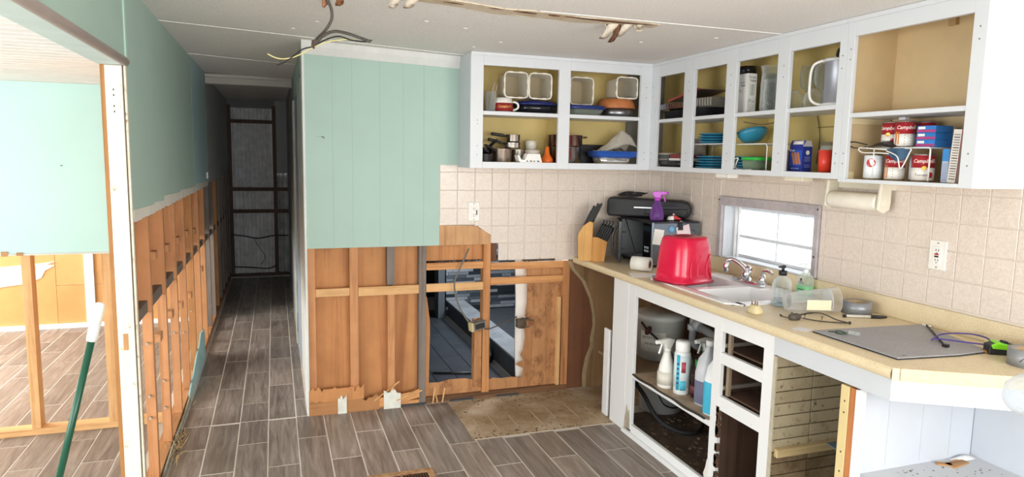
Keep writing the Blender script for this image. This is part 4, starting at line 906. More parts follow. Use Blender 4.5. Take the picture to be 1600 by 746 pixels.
# ---------------------------------------------------------------- lower left bay (floor 1.468)
ZF = 1.4685
def pot(x, y, z, r, h, label, handle=None, mat=STEEL, lid=False, group=None, n='saucepan', hm=BLACK):
    t = thing(n, label, 'pot', (x, y, z), group=group)
    obj('pan', MB().shell([(r*.94, 0), (r, .008), (r, h-.003), (r*1.03, h)], .0018, seg=28), mat, t)
    if lid: obj('lid', MB().lathe([(r*1.03, h), (r*.9, h+.01), (.012, h+.016), (.012, h+.03), (.0004, h+.032)], (0, 0, 0), 26), mat, t)
    if handle:
        a, l, up = handle; d = Vector((math.cos(R(a)), math.sin(R(a)), 0))
        obj('handle', MB().tube(spline([d*r+Vector((0, 0, h*.8)), d*(r+l*.4)+Vector((0, 0, h*.8+up*.5)), d*(r+l)+Vector((0, 0, h*.8+up))], 5), [.006]*3+[.009]*7+[.007], 8), hm, t)
    return t
pot(1.25, 3.77, ZF, .058, .08, 'dull steel saucepan with red reflections at the front of the lower left bay', (215, .10, .035), P('b8aaa0', .3, 1.0, var=.1))
pot(1.362, 3.80, ZF, .046, .078, 'tall shiny steel pot beside the dull saucepan', None)
pot(1.14, 3.74, ZF, .045, .05, 'dark saucepan with a black handle pointing up at the left stile', (105, .03, .01), P('3a3838', .35, .6))
pot(1.155, 3.80, ZF+.051, .04, .035, 'black skillet with a steel ferruled handle at the left end', (285, .09, .05), BLACKG, n='skillet')
pot(1.315, 3.78, ZF+.083, .052, .035, 'small steel pan resting across two pots', (170, .09, .025), STEEL)
pot(1.325, 3.79, ZF+.119, .042, .045, 'smallest steel pan at the top of the pot pile', (175, .09, .012), P('b0a8a0', .25, 1.0), n='saucepan')
t = thing('mixing_bowl', 'off-white ribbed bowl behind the white slotted dish', 'bowl', (1.455, 3.84, ZF)); obj('bowl', MB().shell([(.03, 0), (.055, .05), (.06, .078)], .003), P('d8d0c2', .4), t)
t = thing('teacup', 'pale patterned cup set in the off-white bowl', 'cup', (1.455, 3.84, ZF+.0785)); obj('cup', MB().shell([(.03, 0), (.034, .03), (.036, .055)], .002), P('d9d4c8', .4, var=.1, nscale=60), t)
t = thing('slotted_dish', 'white slope-sided plastic dish with dark slots on the cabinet floor', 'dish', (1.39, 3.705, ZF))
obj('dish', MB().prism([(-.075, .045), (-.066, .048), (-.05, .02), (-.03, .02), (-.014, .055), (.062, .055), (.076, .008), (.07, 0), (-.05, 0), (-.066, .012)], -.03, .03, 'y'), P('ece9e4', .35), t, .002)
for k in range(4): obj('slot', MB().box(-.022+.022*k, -.012+.022*k+.004*(k % 2), -.0308, -.0298, .01, .016), BLACK, t)
t = thing('orange_funnel', 'bright orange plastic funnel standing beside the white dish', 'funnel', (1.522, 3.74, ZF))
obj('funnel', MB().lathe([(.036, 0), (.036, .022), (.03, .035), (.016, .055), (.011, .095), (.007, .1)], (0, 0, 0), 20), P('df6a1f', .35), t)
pot(1.655, 3.79, ZF, .098, .10, 'wide steel stock pot behind the middle stile', None, P('a39a96', .22, 1.0), n='stock_pot')
t = pot(1.655, 3.79, ZF+.1005, .105, .07, 'copper-brown tinted pan on top of the stock pot', None, P('8d7268', .2, 1.0), n='saucepan')
obj('rim_handle', MB().tube(spline([(.10, -.03, .058), (.13, -.025, .06), (.13, .025, .06), (.10, .03, .058)]), .006, 8), P('8d7268', .2, 1.0), t)
# lower right bay
t = thing('loaf_pan', 'shiny white metal loaf pan under the blue baking dish', 'pan', (1.955, 3.76, ZF))
obj('pan', MB().shell([(.09, 0), (.105, .042)], .002, seg=32, sx=1.05, sy=.7, n=5), P('e3e2df', .15, .8), t)
t = thing('skillet', 'black square griddle standing at the back of the lower right bay', 'pan', (1.92, 3.885, ZF))
obj('griddle', MB().box(-.12, .05, -.008, .006, .0, .12), BLACK, t, .004)
t = thing('baking_dish', 'cobalt blue rectangular baking dish with plastic wrap in it', 'dish', (1.965, 3.765, ZF+.0425))
obj('dish', MB().shell([(.125, 0), (.14, .012), (.145, .036), (.158, .038)], .004, seg=36, sx=1., sy=.62, n=6), P('2a55a8', .18), t)
t2 = MB().grid(lambda u, v: (1.86+.235*u, 3.69+.14*v, ZF+.08+(.095*math.exp(-((u-.72)*2.6)**2)+.03*math.sin(2.6*u))*math.sin(math.pi*min(1, .12+v*.85))+.008*math.sin(23*u+5*v)*math.sin(11*v)), 22, 12, .003)
one('plastic_bag', t2, clear('f4f0e8', .32, .35), 'crumpled translucent plastic bag heaped in the blue dish', 'bag')
# ---------------------------------------------------------------- right cabinet, top shelf (1.7415)
ZR = 1.7415; XM = 2.285
for k, (y0, y1, z) in enumerate(((3.36, 3.60, 0), (3.11, 3.34, 0))):
    t = thing('muffin_pan', ['black muffin pan in the dark corner bay', 'black baking pan under foil trays in the second bay'][k], 'pan', (XM, (y0+y1)/2, ZR))
    obj('tray', MB().shell([(.095, 0), (.1, .045), (.108, .047)], .003, seg=28, sx=.95, sy=(y1-y0)/.22, n=6), P('1c1c20', .3, .3), t)
    for i in range(3):
        for j in range(2): obj('cup', MB().shell([(.02, .002), (.028, .03)], .0015, (-.035+.07*j, -.07+.07*i, .004), 12), P('26262b', .3, .4), t)
t = thing('foil_tray', 'dark crimped foil tray tilted on the corner pan', 'tray', (XM, 3.465, ZR+.0475))
m = MB(); nn_ = 48
m.shell([(.075, 0), (.1, .04), (.112, .041)], .0015, seg=nn_, sx=.95, sy=1.2, n=5); obj('tray', m, P('8c8f98', .2, 1.0, var=.3, nscale=60), t)
for k in range(14): obj('crimp', MB().box(-.108, -.1, -.12+.0175*k, -.112+.0175*k, .008, .038), P('b9bcc8', .2, 1.0), t)
t = thing('cookie_sheet', 'thin red-rimmed tray lying on the foil trays', 'tray', (XM, 3.39, ZR+.122)); obj('sheet', MB().box(-.09, .09, -.17, .14, 0, .004).rot(R(-9), 'X', (0, 0, 0)), P('9c8a86', .3, .7), t, .002); obj('rim', MB().box(-.094, -.09, -.17, .14, -.002, .008).rot(R(-9), 'X'), P('9c3a34', .4), t)
t = thing('plastic_tray', 'clear ribbed plastic tray on the black pan in the second bay', 'tray', (XM, 3.205, ZR+.0475))
obj('tray', MB().shell([(.08, 0), (.1, .05), (.106, .052)], .002, seg=40, sx=.9, sy=1.1, n=5), clear('b8b4aa', .5, .15), t)
for k in range(9): obj('rib', MB().box(-.097, -.09, -.1+.024*k, -.094+.024*k, .008, .05), clear('d8d4ca', .35, .2), t)
t = thing('canister', 'black lidded canister behind the white bulb box', 'canister', (2.33, 3.0, ZR)); obj('body', MB().lathe([(.042, 0), (.042, .19), (.04, .2)], (0, 0, 0), 24), P('2a2a30', .3), t); obj('lid', MB().lathe([(.044, .2), (.044, .24), (.04, .25), (.0004, .25)], (0, 0, 0), 24), P('15151b', .3), t)
t = thing('carton', 'white printed carton with chevron lines in the third bay', 'box', (2.235, 2.87, ZR))
obj('box', MB().box(-.0, .055, -.0, .078, 0, .198), P('f0efec', .5), t, .001)
def side(txt, sz, x, z, mat=BLACK, sh=0): obj('lettering', face_mb(text_mb(txt, sz, .0005, sh), (x, 0, z), (1, 0, 0), (0, 0, 1)), mat, t)
def front(txt, sz, y, z, mat=BLACK, sh=0): obj('lettering', face_mb(text_mb(txt, sz, .0005, sh), (0, y, z), (0, -1, 0), (0, 0, 1)), mat, t)
side('Great', .018, .027, .180, P('7c7f86', .5)); side('Value', .017, .032, .163); front('Great', .015, .04, .155, P('8c8f96', .5)); front('Value', .015, .034, .14)
side('100', .008, .016, .07); side('Bendy Straws', .0065, .026, .062); front('100', .007, .06, .118); front('Straws', .0055, .05, .111)
obj('picture', MB().box(.014, .043, -.0006, 0, .09, .145), P('cfd0c8', .5), t); obj('picture', MB().box(.028, .030, -.0009, 0, .09, .145), P('8a8c88', .5), t)
for k in range(3):
    z = .01+.014*k
    obj('chevron', MB().prism([(.004, z+.03), (.02, z), (.052, z+.035), (.052, z+.037), (.02, z+.002), (.004, z+.032)], -.0007, 0, 'y'), P('a9aaa6', .5), t)
def glass_v(x, y, r, h, label, grp=None, n='glass_vase'):
    t = thing(n, label, 'glass', (x, y, ZR), group=grp); obj('glass', MB().shell([(r*.85, 0), (r, .02), (r, h*.6), (r*.92, h*.85), (r*1.05, h)], .003, seg=24), GLASS, t); return t
glass_v(2.30, 2.775, .05, .225, 'tall clear glass vase right of the white carton'); glass_v(2.36, 2.86, .035, .2, 'clear glass cylinder behind the white carton'); glass_v(2.24, 2.70, .036, .15, 'short clear tumbler in front of the tall vase', None, 'tumbler')
def wine(x, y, label):
    t = thing('wine_glass', label, 'glass', (x, y, ZR), group='wine glasses in the fourth bay')
    obj('bowl', MB().shell([(.006, .092), (.026, .105), (.034, .135), (.034, .17), (.029, .207)], .0014, seg=22), GLASS, t)
    obj('stem', MB().lathe([(.036, 0), (.034, .003), (.006, .008), (.0045, .05), (.006, .092)], (0, 0, 0), 18), GLASS, t)
wine(2.34, 2.58, 'wine glass furthest left against the back of the fourth bay'); wine(2.345, 2.495, 'middle wine glass at the back of the fourth bay'); wine(2.345, 2.41, 'wine glass half hidden by the grey pitcher')
def dome(x, y, label):
    t = thing('stemless_glass', label, 'glass', (x, y, ZR), group='upturned glasses in front of the wine glasses')
    obj('glass', MB().lathe([(.034, 0), (.04, .03), (.034, .065), (.012, .085), (.0004, .087)], (0, 0, 0), 22), GLASS, t)
dome(2.235, 2.535, 'left upturned round glass on the shelf edge'); dome(2.255, 2.445, 'right upturned round glass beside the white handle')
t = thing('pitcher', 'grey metal ice pitcher with a big white handle', 'pitcher', (2.275, 2.325, ZR))
obj('body', MB().lathe([(.062, 0), (.064, .012), (.06, .02), (.06, .185), (.063, .19)], (0, 0, 0), 28), P('9a9ba4', .35, .5), t)
obj('lid', MB().lathe([(.066, .188), (.066, .2), (.0004, .205)], (0, 0, 0), 28), P('d8d9da', .4), t); obj('base_ring', MB().lathe([(.068, 0), (.068, .012), (.06, .016)], (0, 0, 0), 28), P('e6e6e3', .4), t)
hp = [(-.02, .0, .205), (-.06, .06, .19), (-.068, .085, .165), (-.07, .09, .1), (-.068, .085, .04), (-.06, .06, .015), (-.045, .02, .008)]
obj('handle', MB().tube(spline(hp), .006, 8), P('eceae6', .35), t)
obj('lid_loop', MB().tube(spline([(.02, .04, .203), (.02, .035, .24), (.02, .0, .255), (.02, -.035, .24), (.02, -.04, .203)]), .006, 8), BLACK, t)
# ---------------------------------------------------------------- right cabinet, floor (1.4595)
ZL = 1.4595
t = thing('baking_pan', 'black square pan at the bottom of the corner pile', 'pan', (XM, 3.50, ZL)); obj('pan', MB().shell([(.1, 0), (.108, .04)], .003, seg=28, sx=.9, sy=1.15, n=6), P('1d1e20', .35), t)
for k, (h, c_, l) in enumerate(((.012, '8c8780', 'grey plate stack resting on the black corner pan'), (.02, '4b4f4c', 'dark folded cloth in the corner pile'), (.012, '9f9488', 'tan folder on the top of the corner pile'))):
    one('folded_cloth' if k else 'plate_stack', MB().box(-.09, .09, -.07, .06, 0, h), P(c_, .6, var=.2, nscale=40), l, 'cloth' if k else 'plates', (2.29, 3.58, ZL+.0405+(0, .0125, .033)[k]), R(3*k-3), None, .003)
one('napkin_pack', MB().box(-.08, .08, -.055, .055, 0, .014), P('d9d4cf', .6, var=.1), 'white pack of napkins on the right of the corner pile', 'napkins', (2.275, 3.44, ZL+.0405), 0, None, .003)
one('napkin_pack', MB().box(-.08, .08, -.05, .05, 0, .022), P('7a2f2c', .6, var=.25, nscale=30), 'dark red and white packet lying on the napkins', 'napkins', (2.28, 3.44, ZL+.055), R(4), None, .004)
t = thing('magazine', 'magazine with a dark red title standing at the back of the corner bay', 'magazine', (2.375, 3.50, ZL+.0)); obj('cover', MB().box(0, .004, -.11, .11, 0, .172), P('8b8277', .5, var=.2, nscale=25), t)
obj('lettering', face_mb(text_mb('Home Diary', .03, .0006), (-.0005, 0, .15), (0, -1, 0), (0, 0, 1)), P('5a2326', .5), t)
BLUE = P('2a7da0', .3)
def plates(x, y, z, r, n, label, grp):
    for k in range(n):
        t = one('plate', MB().shell([(r*.72, 0), (r*.78, .002), (r*.97, .008), (r, .0115)], .003, seg=32), BLUE, label+', '+['bottom plate', 'second plate up', 'third plate up', 'fourth plate up', 'fifth plate up', 'sixth plate up', 'seventh plate up'][k], 'plate', (x, y, z+k*.0142), 0, grp)
WIRE = P('e9e8e4', .4)
def rack(y0, y1, z, label):
    t = thing('wire_rack', label, 'rack', (2.29, (y0+y1)/2, ZL)); w = (y1-y0)/2; zz = z-ZL
    for x in (-.09, .09):
        obj('leg_frame', MB().tube([(x, -w, .003), (x, -w, zz-.012), (x, -w+.012, zz), (x, w-.012, zz), (x, w, zz-.012), (x, w, .003)], .003, 6), WIRE, t)
    m = MB()
    n = int(2*w/.02)
    for k in range(n+1): m.tube([(-.09, -w+.01+(2*w-.02)*k/n, zz), (.09, -w+.01+(2*w-.02)*k/n, zz)], .0018, 5)
    o = obj('grid_wires', m, WIRE, t); o['kind'] = 'stuff'
rack(2.962, 3.335, 1.592, 'white wire shelf rack across the second bay under blue plates'); rack(2.655, 2.952, 1.588, 'white wire shelf rack in the third bay under the teal bowl')
plates(2.285, 3.165, 1.595, .10, 4, 'blue plate in the short stack on the wire rack', 'blue plates on the rack'); plates(2.285, 3.16, ZL, .112, 5, 'blue plate in the tall stack under the wire rack', 'blue plates under the rack')
plates(2.285, 2.90, ZL, .085, 5, 'blue plate in the shaded stack behind the green-lidded dish', 'blue plates in the third bay')
t = thing('serving_bowl', 'teal blue bowl tipped over on the wire rack', 'bowl', (2.29, 2.89, 1.5915))
bw_ = MB().shell([(.026, 0), (.052, .01), (.074, .032), (.081, .05)], .004, seg=30).rot(R(-22), 'X'); _z0 = min(v.z for v in bw_.v); _y0 = (min(v.y for v in bw_.v)+max(v.y for v in bw_.v))/2
obj('bowl', bw_.move(0, -_y0, -_z0), P('2f86a6', .3), t)
t = thing('food_container', 'glass food container with a bright green lid on the cabinet floor', 'container', (2.255, 2.795, ZL))
obj('dish', MB().shell([(.05, 0), (.056, .05)], .004, seg=28, sx=.9, sy=1.15, n=4), clear('bcd0b8', .5, .08), t); obj('lid', MB().lathe([(.06, .05), (.061, .06), (.056, .066), (.0004, .066)], (0, 0, 0), 28, .9, 1.15, True, 4), P('2fb23f', .35), t)
one('wire_hanger', MB().tube(spline([(2.2, 2.96, ZL+.004), (2.19, 2.93, ZL+.03), (2.195, 2.86, ZL+.06), (2.2, 2.88, ZL+.008), (2.2, 2.76, ZL+.004)]), .003, 6), WIRE, 'bent white wire loop lying in front of the green-lidded container', 'wire')
# fourth bay, floor
t = thing('snack_box', 'blue snack carton with orange sticks pictured and open flaps', 'box', (2.235, 2.46, ZL))
NB = P('26358f', .45, var=.12, nscale=14)
obj('box', MB().box(0, .05, 0, .085, 0, .115), NB, t); obj('front_panel', MB().box(-.0006, 0, .008, .08, .028, .098), P('2c55b4', .45), t)
for k in range(3): obj('stick_picture', MB().box(-.0012, -.0006, -.006, .006, -.028, .028).rot(R(-18), 'X').move(0, .058-.017*k, .062), P('c07a45', .5), t)
obj('flap', MB().box(-.001, .001, 0, .085, 0, .03).rot(R(24), 'Y').move(.0, 0, .115), NB, t); obj('flap', MB().box(-.0016, -.001, .01, .07, .01, .026).rot(R(24), 'Y').move(.0, 0, .115), PAPER, t); obj('flap', MB().box(0, .05, -.001, .001, 0, .028).rot(R(-20), 'X').move(0, .0, .115), P('c9c7ca', .6), t)
obj('lettering', face_mb(text_mb('Great', .014, .0005), (-.001, .068, .098), (0, -1, 0), (0, 0, 1)), PAPER, t); obj('lettering', face_mb(text_mb('SNACK STICKS', .008, .0005), (-.001, .045, .016), (0, -1, 0), (0, 0, 1)), P('9fc4f0', .5), t)
obj('badge', MB().lathe([(.010, 0), (.010, .0006)], (0, 0, 0), 16).rot(R(90), 'X').move(.026, 0, .088), PAPER, t)
for z in (.066, .058, .05, .03, .022): obj('print_line', MB().box(.01, .042, -.0006, 0, z, z+.003), P('8d97d6', .5), t)
one('red_cup', MB().shell([(.026, 0), (.031, .098)], .002, seg=24), P('e2402f', .35), 'orange-red plastic cup beside the blue carton', 'cup', (2.24, 2.33, ZL))
t = thing('storage_jar', 'square clear jar at the back of the fourth bay', 'jar', (2.35, 2.40, ZL)); obj('jar', MB().shell([(.045, 0), (.048, .1), (.044, .12)], .003, seg=24, n=4), GLASS, t); obj('lid', MB().lathe([(.046, .12), (.046, .135), (.0004, .136)], (0, 0, 0), 24, 1, 1, True, 4), clear('b8b09a', .45, .2), t)
t = thing('storage_jar', 'taller square clear jar behind the red cup', 'jar', (2.35, 2.29, ZL)); obj('jar', MB().shell([(.042, 0), (.045, .13), (.042, .145)], .003, seg=24, n=4), GLASS, t); obj('lid', MB().lathe([(.044, .145), (.044, .16), (.0004, .161)], (0, 0, 0), 24, 1, 1, True, 4), clear('9a947e', .4, .2), t)
t = thing('paperback', 'grey book with a red spiral edge at the left of the fourth bay', 'book', (2.27, 2.57, ZL)); obj('pages', MB().box(-.06, .06, -.012, .012, 0, .10), P('8f857c', .6, var=.2, nscale=30), t)
obj('red_edge', MB().box(-.064, -.06, -.014, .014, 0, .104), P('a33a34', .6, var=.3, nscale=60), t)
# ---------------------------------------------------------------- end cabinet: cans and cartons (floor 1.4425)
ZE = 1.4425
RED = P('a3222c', .3); CANW = P('eeeae4', .35); GOLD = P('c7a24c', .3, .6)
def can(x, y, z, ang, label, kind, grp, r=.034, h=.098):
    t = thing('food_can', label, 'can', (x, y, z), 0, grp)
    obj('can_body', MB().lathe([(r*.96, 0), (r, .003), (r, h-.003), (r*.97, h), (r*.93, h-.003), (.0004, h-.003)], (0, 0, 0), 28), STEEL, t)
    a0, a1 = 0, 2*math.pi
    if kind == 'soup':
        obj('red_label', band(r+.0002, h*.5, h-.005, a0, a1, 28), RED, t); obj('white_label', band(r+.0002, .005, h*.5, a0, a1, 28), CANW, t)
        for q in (ang,):
            l = wrap(text_mb("Campbell's", .0185, .0005, .25), r+.0007, R(q)); l.move(0, 0, h*.74); obj('lettering', l, PAPER, t)
            l = wrap(text_mb('Tomato', .013, .0005), r+.0007, R(q)-.25); l.move(0, 0, h*.24); obj('lettering', l, P('333333', .5), t)
            m = MB().lathe([(.011, 0), (.011, .0005)], (0, 0, 0), 16); m.rot(R(90)).v; m = wrap(m, r+.0006, R(q)+.55); m.move(0, 0, h*.24); obj('tomato_picture', m, P('b3242b', .5), t)
            m = wrap(MB().lathe([(.008, 0), (.008, .0005)], (0, 0, 0), 16), r+.0008, R(q)-.02); m.move(0, 0, h*.49); obj('gold_medal', m, GOLD, t)
    elif kind == 'noodle':
        obj('red_label', band(r+.0002, h*.5, h-.005, a0, a1, 28), RED, t); obj('white_label', band(r+.0002, .005, h*.5, a0, a1, 28), CANW, t)
        l = wrap(text_mb("Campbell's", .0185, .0005, .25), r+.0007, R(ang)+.5); l.move(0, 0, h*.74); obj('lettering', l, PAPER, t)
        m = wrap(MB().box(-.008, .008, -.03, .018, 0, .0004), r+.0006, R(ang-30)); m.move(0, 0, h*.4); obj('serving_picture', m, P('c8782f', .5, var=.4, nscale=60), t)
        for k in range(6): m = wrap(MB().box(-.012, .012, -.0015, .0015, 0, .0004), r+.0006, R(ang+32)); m.move(0, 0, h*.12+.011*k+(h*.0 if k < 4 else .02)); obj('print_line', m, P('8a8580', .5), t)
    else:
        obj('white_label', band(r+.0002, .005, h-.005, a0, a1, 28), P('e9edf2', .35), t)
        m = wrap(MB().lathe([(.017, 0), (.017, .0005)], (0, 0, 0), 20), r+.0006, R(ang)-.35); m.move(0, 0, h*.66); obj('red_badge', m, P('c23a3c', .5), t)
        l = wrap(text_mb('Libby', .011, .0005), r+.0012, R(ang)-.35) if 0 else None
        for k in range(6): m = wrap(MB().box(-.013, .013, -.0015, .0015, 0, .0004), r+.0006, R(ang)+.62); m.move(0, 0, h*.2+.012*k); obj('print_line', m, P('7f93c4', .5), t)
VA = 227                                       # direction from the cabinet to the viewer
can(2.235, 2.075, ZE, VA, 'white can with a red badge at the left of the bottom row', 'white', 'cans in the end cabinet')
can(2.245, 1.985, ZE, VA-30, 'red and white soup can with a food picture, second in the bottom row', 'noodle', 'cans in the end cabinet')
can(2.30, 1.925, ZE, VA, 'navy can hidden behind straps in the bottom row', 'white', 'cans in the end cabinet')
can(2.245, 1.865, ZE, VA, 'tomato soup can at the right end of the bottom row', 'soup', 'cans in the end cabinet', .037, .10)
t = thing('wire_shelf', 'white wire stacking shelf holding cans in the end cabinet', 'rack', (2.29, 1.93, ZE))
for x in (-.08, .08): obj('leg_frame', MB().tube([(x, -.118, .003), (x, -.118, .116), (x, -.112, .122), (x, .118, .122), (x, .124, .116), (x, .124, .003)], .0032, 6), WIRE, t)
m = MB()
for k in range(12): m.tube([(-.08, -.11+.02*k, .122), (.08, -.11+.02*k, .122)], .0018, 5)
o = obj('grid_wires', m, WIRE, t); o['kind'] = 'stuff'
ZU = ZE+.1255
can(2.265, 2.03, ZU, VA-25, 'soup can standing left on the wire shelf', 'soup', 'cans in the end cabinet'); can(2.25, 1.958, ZU, VA-20, 'soup can with a food picture beside it on the wire shelf', 'noodle', 'cans in the end cabinet'); can(2.335, 1.94, ZU, VA, 'soup can at the back of the wire shelf', 'soup', 'cans in the end cabinet')
for k in range(3):
    t = thing('pudding_box', ['bottom blue and pink pudding box of three', 'middle blue and pink pudding box of three', 'top blue and pink pudding box of three'][k], 'box', (2.265, 1.845, ZU+.0255*k), 0, 'pudding boxes on the wire shelf')
    obj('box', MB().box(-.035, .05, -.03, .045, 0, .025), P('2d78c4', .45, var=.1), t, .0008)
    obj('pink_stripe', MB().box(-.0356, -.035, -.03, .045, .002, .011), P('b23f7c', .5), t); obj('white_logo', MB().box(-.0358, -.035, .012, .04, .013, .022), PAPER, t)
t = thing('seasoning_box', 'tall white and blue carton standing beside the wire shelf', 'box', (2.24, 1.775, ZE)); obj('box', MB().box(0, .09, -.012, .012, 0, .118), P('b8c6de', .45), t); obj('blue_top', MB().box(-.0006, 0, -.012, .012, .075, .118), P('3d8fd6', .45), t)
for k in range(9): obj('print_line', MB().box(-.0006, 0, -.009, .009, .008+.007*k, .0105+.007*k), P('8794b4', .5), t)
t = thing('cereal_box', 'white carton with nutrition print leaning at the right of the end cabinet', 'box', (2.225, 1.735, ZE), 0); obj('box', MB().box(0, .12, -.016, .016, 0, .185).rot(R(3), 'X'), P('efe8e2', .5), t)
for k in range(18): obj('print_line', MB().box(-.0006, .0, -.011, .011, .012+.009*k, .0155+.009*k).rot(R(3), 'X'), P('8f8a86' if k % 4 else '4d4a48', .5), t)
obj('red_edge', MB().box(-.0008, .0, -.016, -.0145, 0, .185).rot(R(3), 'X'), P('b8343a', .5), t)
one('cereal_box', MB().box(0, .12, -.012, .012, 0, .205), P('a83232', .5, var=.1), 'red carton against the right stile of the end cabinet', 'box', (2.235, 1.685, ZE), 0)
def strap(pts, r, mat, label, n='face_mask_strap'): return one(n, MB().tube(spline(pts), r, 6), mat, label, 'strap', group='mask straps hanging from the wire shelf')
zq = ZE+.128
t = thing('face_mask', 'black cloth face mask lying on the wire shelf edge', 'mask', (2.205, 2.03, ZE+.134)); obj('cloth', MB().grid(lambda u, v: (-.012+.05*v, .05-.12*u, .006+.012*math.sin(3*u)-.018*(1-v)), 10, 4, .004), BLACK, t)
obj('ear_loop', MB().tube(spline([(-.01, .045, .0), (-.02, .10, .012), (-.02, .13, .006), (-.015, .10, -.012), (-.01, .05, -.008)]), .0025, 6), BLACK, t)
t = thing('face_mask', 'blue disposable mask with white loops hung over the wire shelf', 'mask', (2.2, 1.935, ZE+.10)); obj('cloth', MB().grid(lambda u, v: (.004*math.sin(9*u), .045-.09*u, .02-.045*v*math.sin(math.pi*(.15+.7*u))), 10, 5, .003), P('5f86a8', .7), t)
obj('ear_loop', MB().tube(spline([(-.003, .05, .01), (-.005, .0, -.01), (-.006, -.02, -.055), (-.005, -.05, .0), (-.004, -.055, .018), (-.003, -.03, .02)]), .0025, 6), WIRE, t)
obj('ear_loop', MB().tube(spline([(-.003, .05, .015), (-.006, .12, .02), (-.008, .175, .022), (-.006, .16, .005), (-.004, .08, .003), (-.003, .04, .0)]), .0025, 6), WIRE, t)
# ================================================================== ON THE WORKTOP (z = .8775)
ZW = .8775
BLOND = wood('d3a05c', 'b57f3e', 'z', fine=.8)
t = thing('knife_block', 'blond wooden knife block full of black-handled knives against the tiles', 'knife block', (1.862, 3.785, ZW), R(-28))
# local x runs to the viewer's right; two stepped blocks leaning back
obj('tall_block', MB().prism([(-.085, 0), (.0, 0), (.0, .235), (-.02, .245), (-.06, .215), (-.09, .16)], -.07, .045, 'y').rot(0), BLOND, t, .002)
obj('short_block', MB().prism([(.0, 0), (.075, 0), (.09, .125), (.03, .15), (.0, .15)], -.085, .03, 'y'), wood('c98f48', 'a9712f', 'z', fine=.8), t, .002)
def knife(x, y, z, l, tilt, lean):
    m = MB().box(-.007, .007, -.011, .011, 0, l).rot(R(tilt), 'Y').rot(R(lean), 'X').move(x, y, z); k = obj('knife_handle', m, BLACKG, t, .002)
    for q in (.25, .55, .8):
        mm = MB().box(-.0076, .0076, -.0022, .0022, l*q-.002, l*q+.002).rot(R(tilt), 'Y').rot(R(lean), 'X').move(x, y, z); obj('rivet', mm, STEEL, k)
for k, (x, y, z, l) in enumerate(((-.066, -.045, .19, .13), (-.045, -.045, .205, .14), (-.022, -.045, .225, .14), (-.058, .005, .2, .15), (-.034, .005, .215, .15), (-.010, .005, .225, .14))): knife(x, y, z, l, 24, 4)
for k in range(6): knife(.012+.0135*k, -.065, .135-.003*k, .10, 24, 10)
for k in range(4): knife(.02+.018*k, -.03, .142-.003*k, .12, 22, 6)
# microwave with its door ajar
t = thing('microwave', 'black and grey microwave oven in the corner with its door ajar', 'microwave', (2.065, 3.42, ZW))
MG = P('3a3c42', .3, .3)
sd = MB(); sd.box(0, .315, 0, .012, .012, .262); sd.box(0, .315, .388, .40, .012, .262); sd.box(0, .315, .012, .388, .012, .024); sd.box(.30, .315, .012, .388, .024, .25)
obj('casing', MB().box(.002, .315, .0, .012, .012, .256), P('6f747c', .25, .6), t); obj('casing', MB().box(.002, .315, .388, .40, .012, .256), MG, t)
obj('casing', MB().box(.0, .315, .0, .40, .254, .266), P('232428', .35), t, .002); obj('casing', MB().box(.002, .315, .012, .388, .012, .024), MG, t); obj('casing', MB().box(.30, .315, .012, .388, .024, .254), MG, t)
obj('cavity', MB().box(.29, .298, .105, .385, .03, .25), P('8d9096', .4), t); obj('cavity', MB().box(.006, .298, .10, .106, .03, .25), P('9b9ea4', .4), t); obj('cavity', MB().box(.006, .298, .382, .388, .03, .25), P('9b9ea4', .4), t); obj('cavity', MB().box(.006, .298, .10, .388, .024, .03), P('8a8d93', .4), t)
obj('turntable', MB().lathe([(.0004, .034), (.11, .034), (.115, .04), (.0004, .038)], (.15, .245, 0), 24), GLASS, t)
cp = obj('control_panel', MB().box(-.006, .006, .004, .10, .018, .256), BLACKG, t, .002)
for i in range(3):
    for j in range(2): obj('button', MB().box(-.0075, -.006, .03+.018*i, .042+.018*i, .085+.02*j, .098+.02*j), P('9ba0a8', .4), cp)
obj('display', MB().box(-.0072, -.006, .02, .085, .205, .235), P('1d2a30', .2), cp); obj('front_edge', MB().box(-.008, .004, -.002, .006, .014, .262), P('9298a2', .2, .8), t)
door = MB().box(-.018, .0, -.285, .0, .014, .26); dr = obj('door', door.rot(R(-25), 'Z').move(-.004, .398, 0), BLACKG, t, .003)
obj('door_window', MB().box(.0002, .0014, -.25, -.04, .05, .22).rot(R(-25), 'Z').move(-.004, .398, 0), P('4a4c50', .2), dr)
obj('door_handle', MB().tube(spline([(-.018, -.262, .03), (-.045, -.262, .07), (-.055, -.262, .137), (-.045, -.262, .2), (-.018, -.262, .245)]), .0075, 8).rot(R(-25), 'Z').move(-.004, .398, 0), P('2a2b2f', .25, .3), dr)
for z in (.09, .19): obj('door_latch', MB().box(0, .022, -.275, -.268, z, z+.01).rot(R(-25), 'Z').move(-.004, .398, 0), RUBBER, dr)
for z in (.0,):
    for x in (.03, .28):
        for y in (.03, .37): obj('foot', MB().box(x-.012, x+.012, y-.012, y+.012, .0, .012), RUBBER, t)
obj('vent_line', MB().tube(spline([(.245, -.001, .17), (.25, -.0012, .205), (.275, -.0012, .215), (.285, -.001, .2), (.285, -.001, .13)]), .002, 6), P('4c5058', .4), t)
obj('cord', MB().tube(spline([(.005, .36, .268), (-.012, .30, .25), (-.014, .24, .17), (-.012, .16, .05)]), .003, 6), BLACK, t)
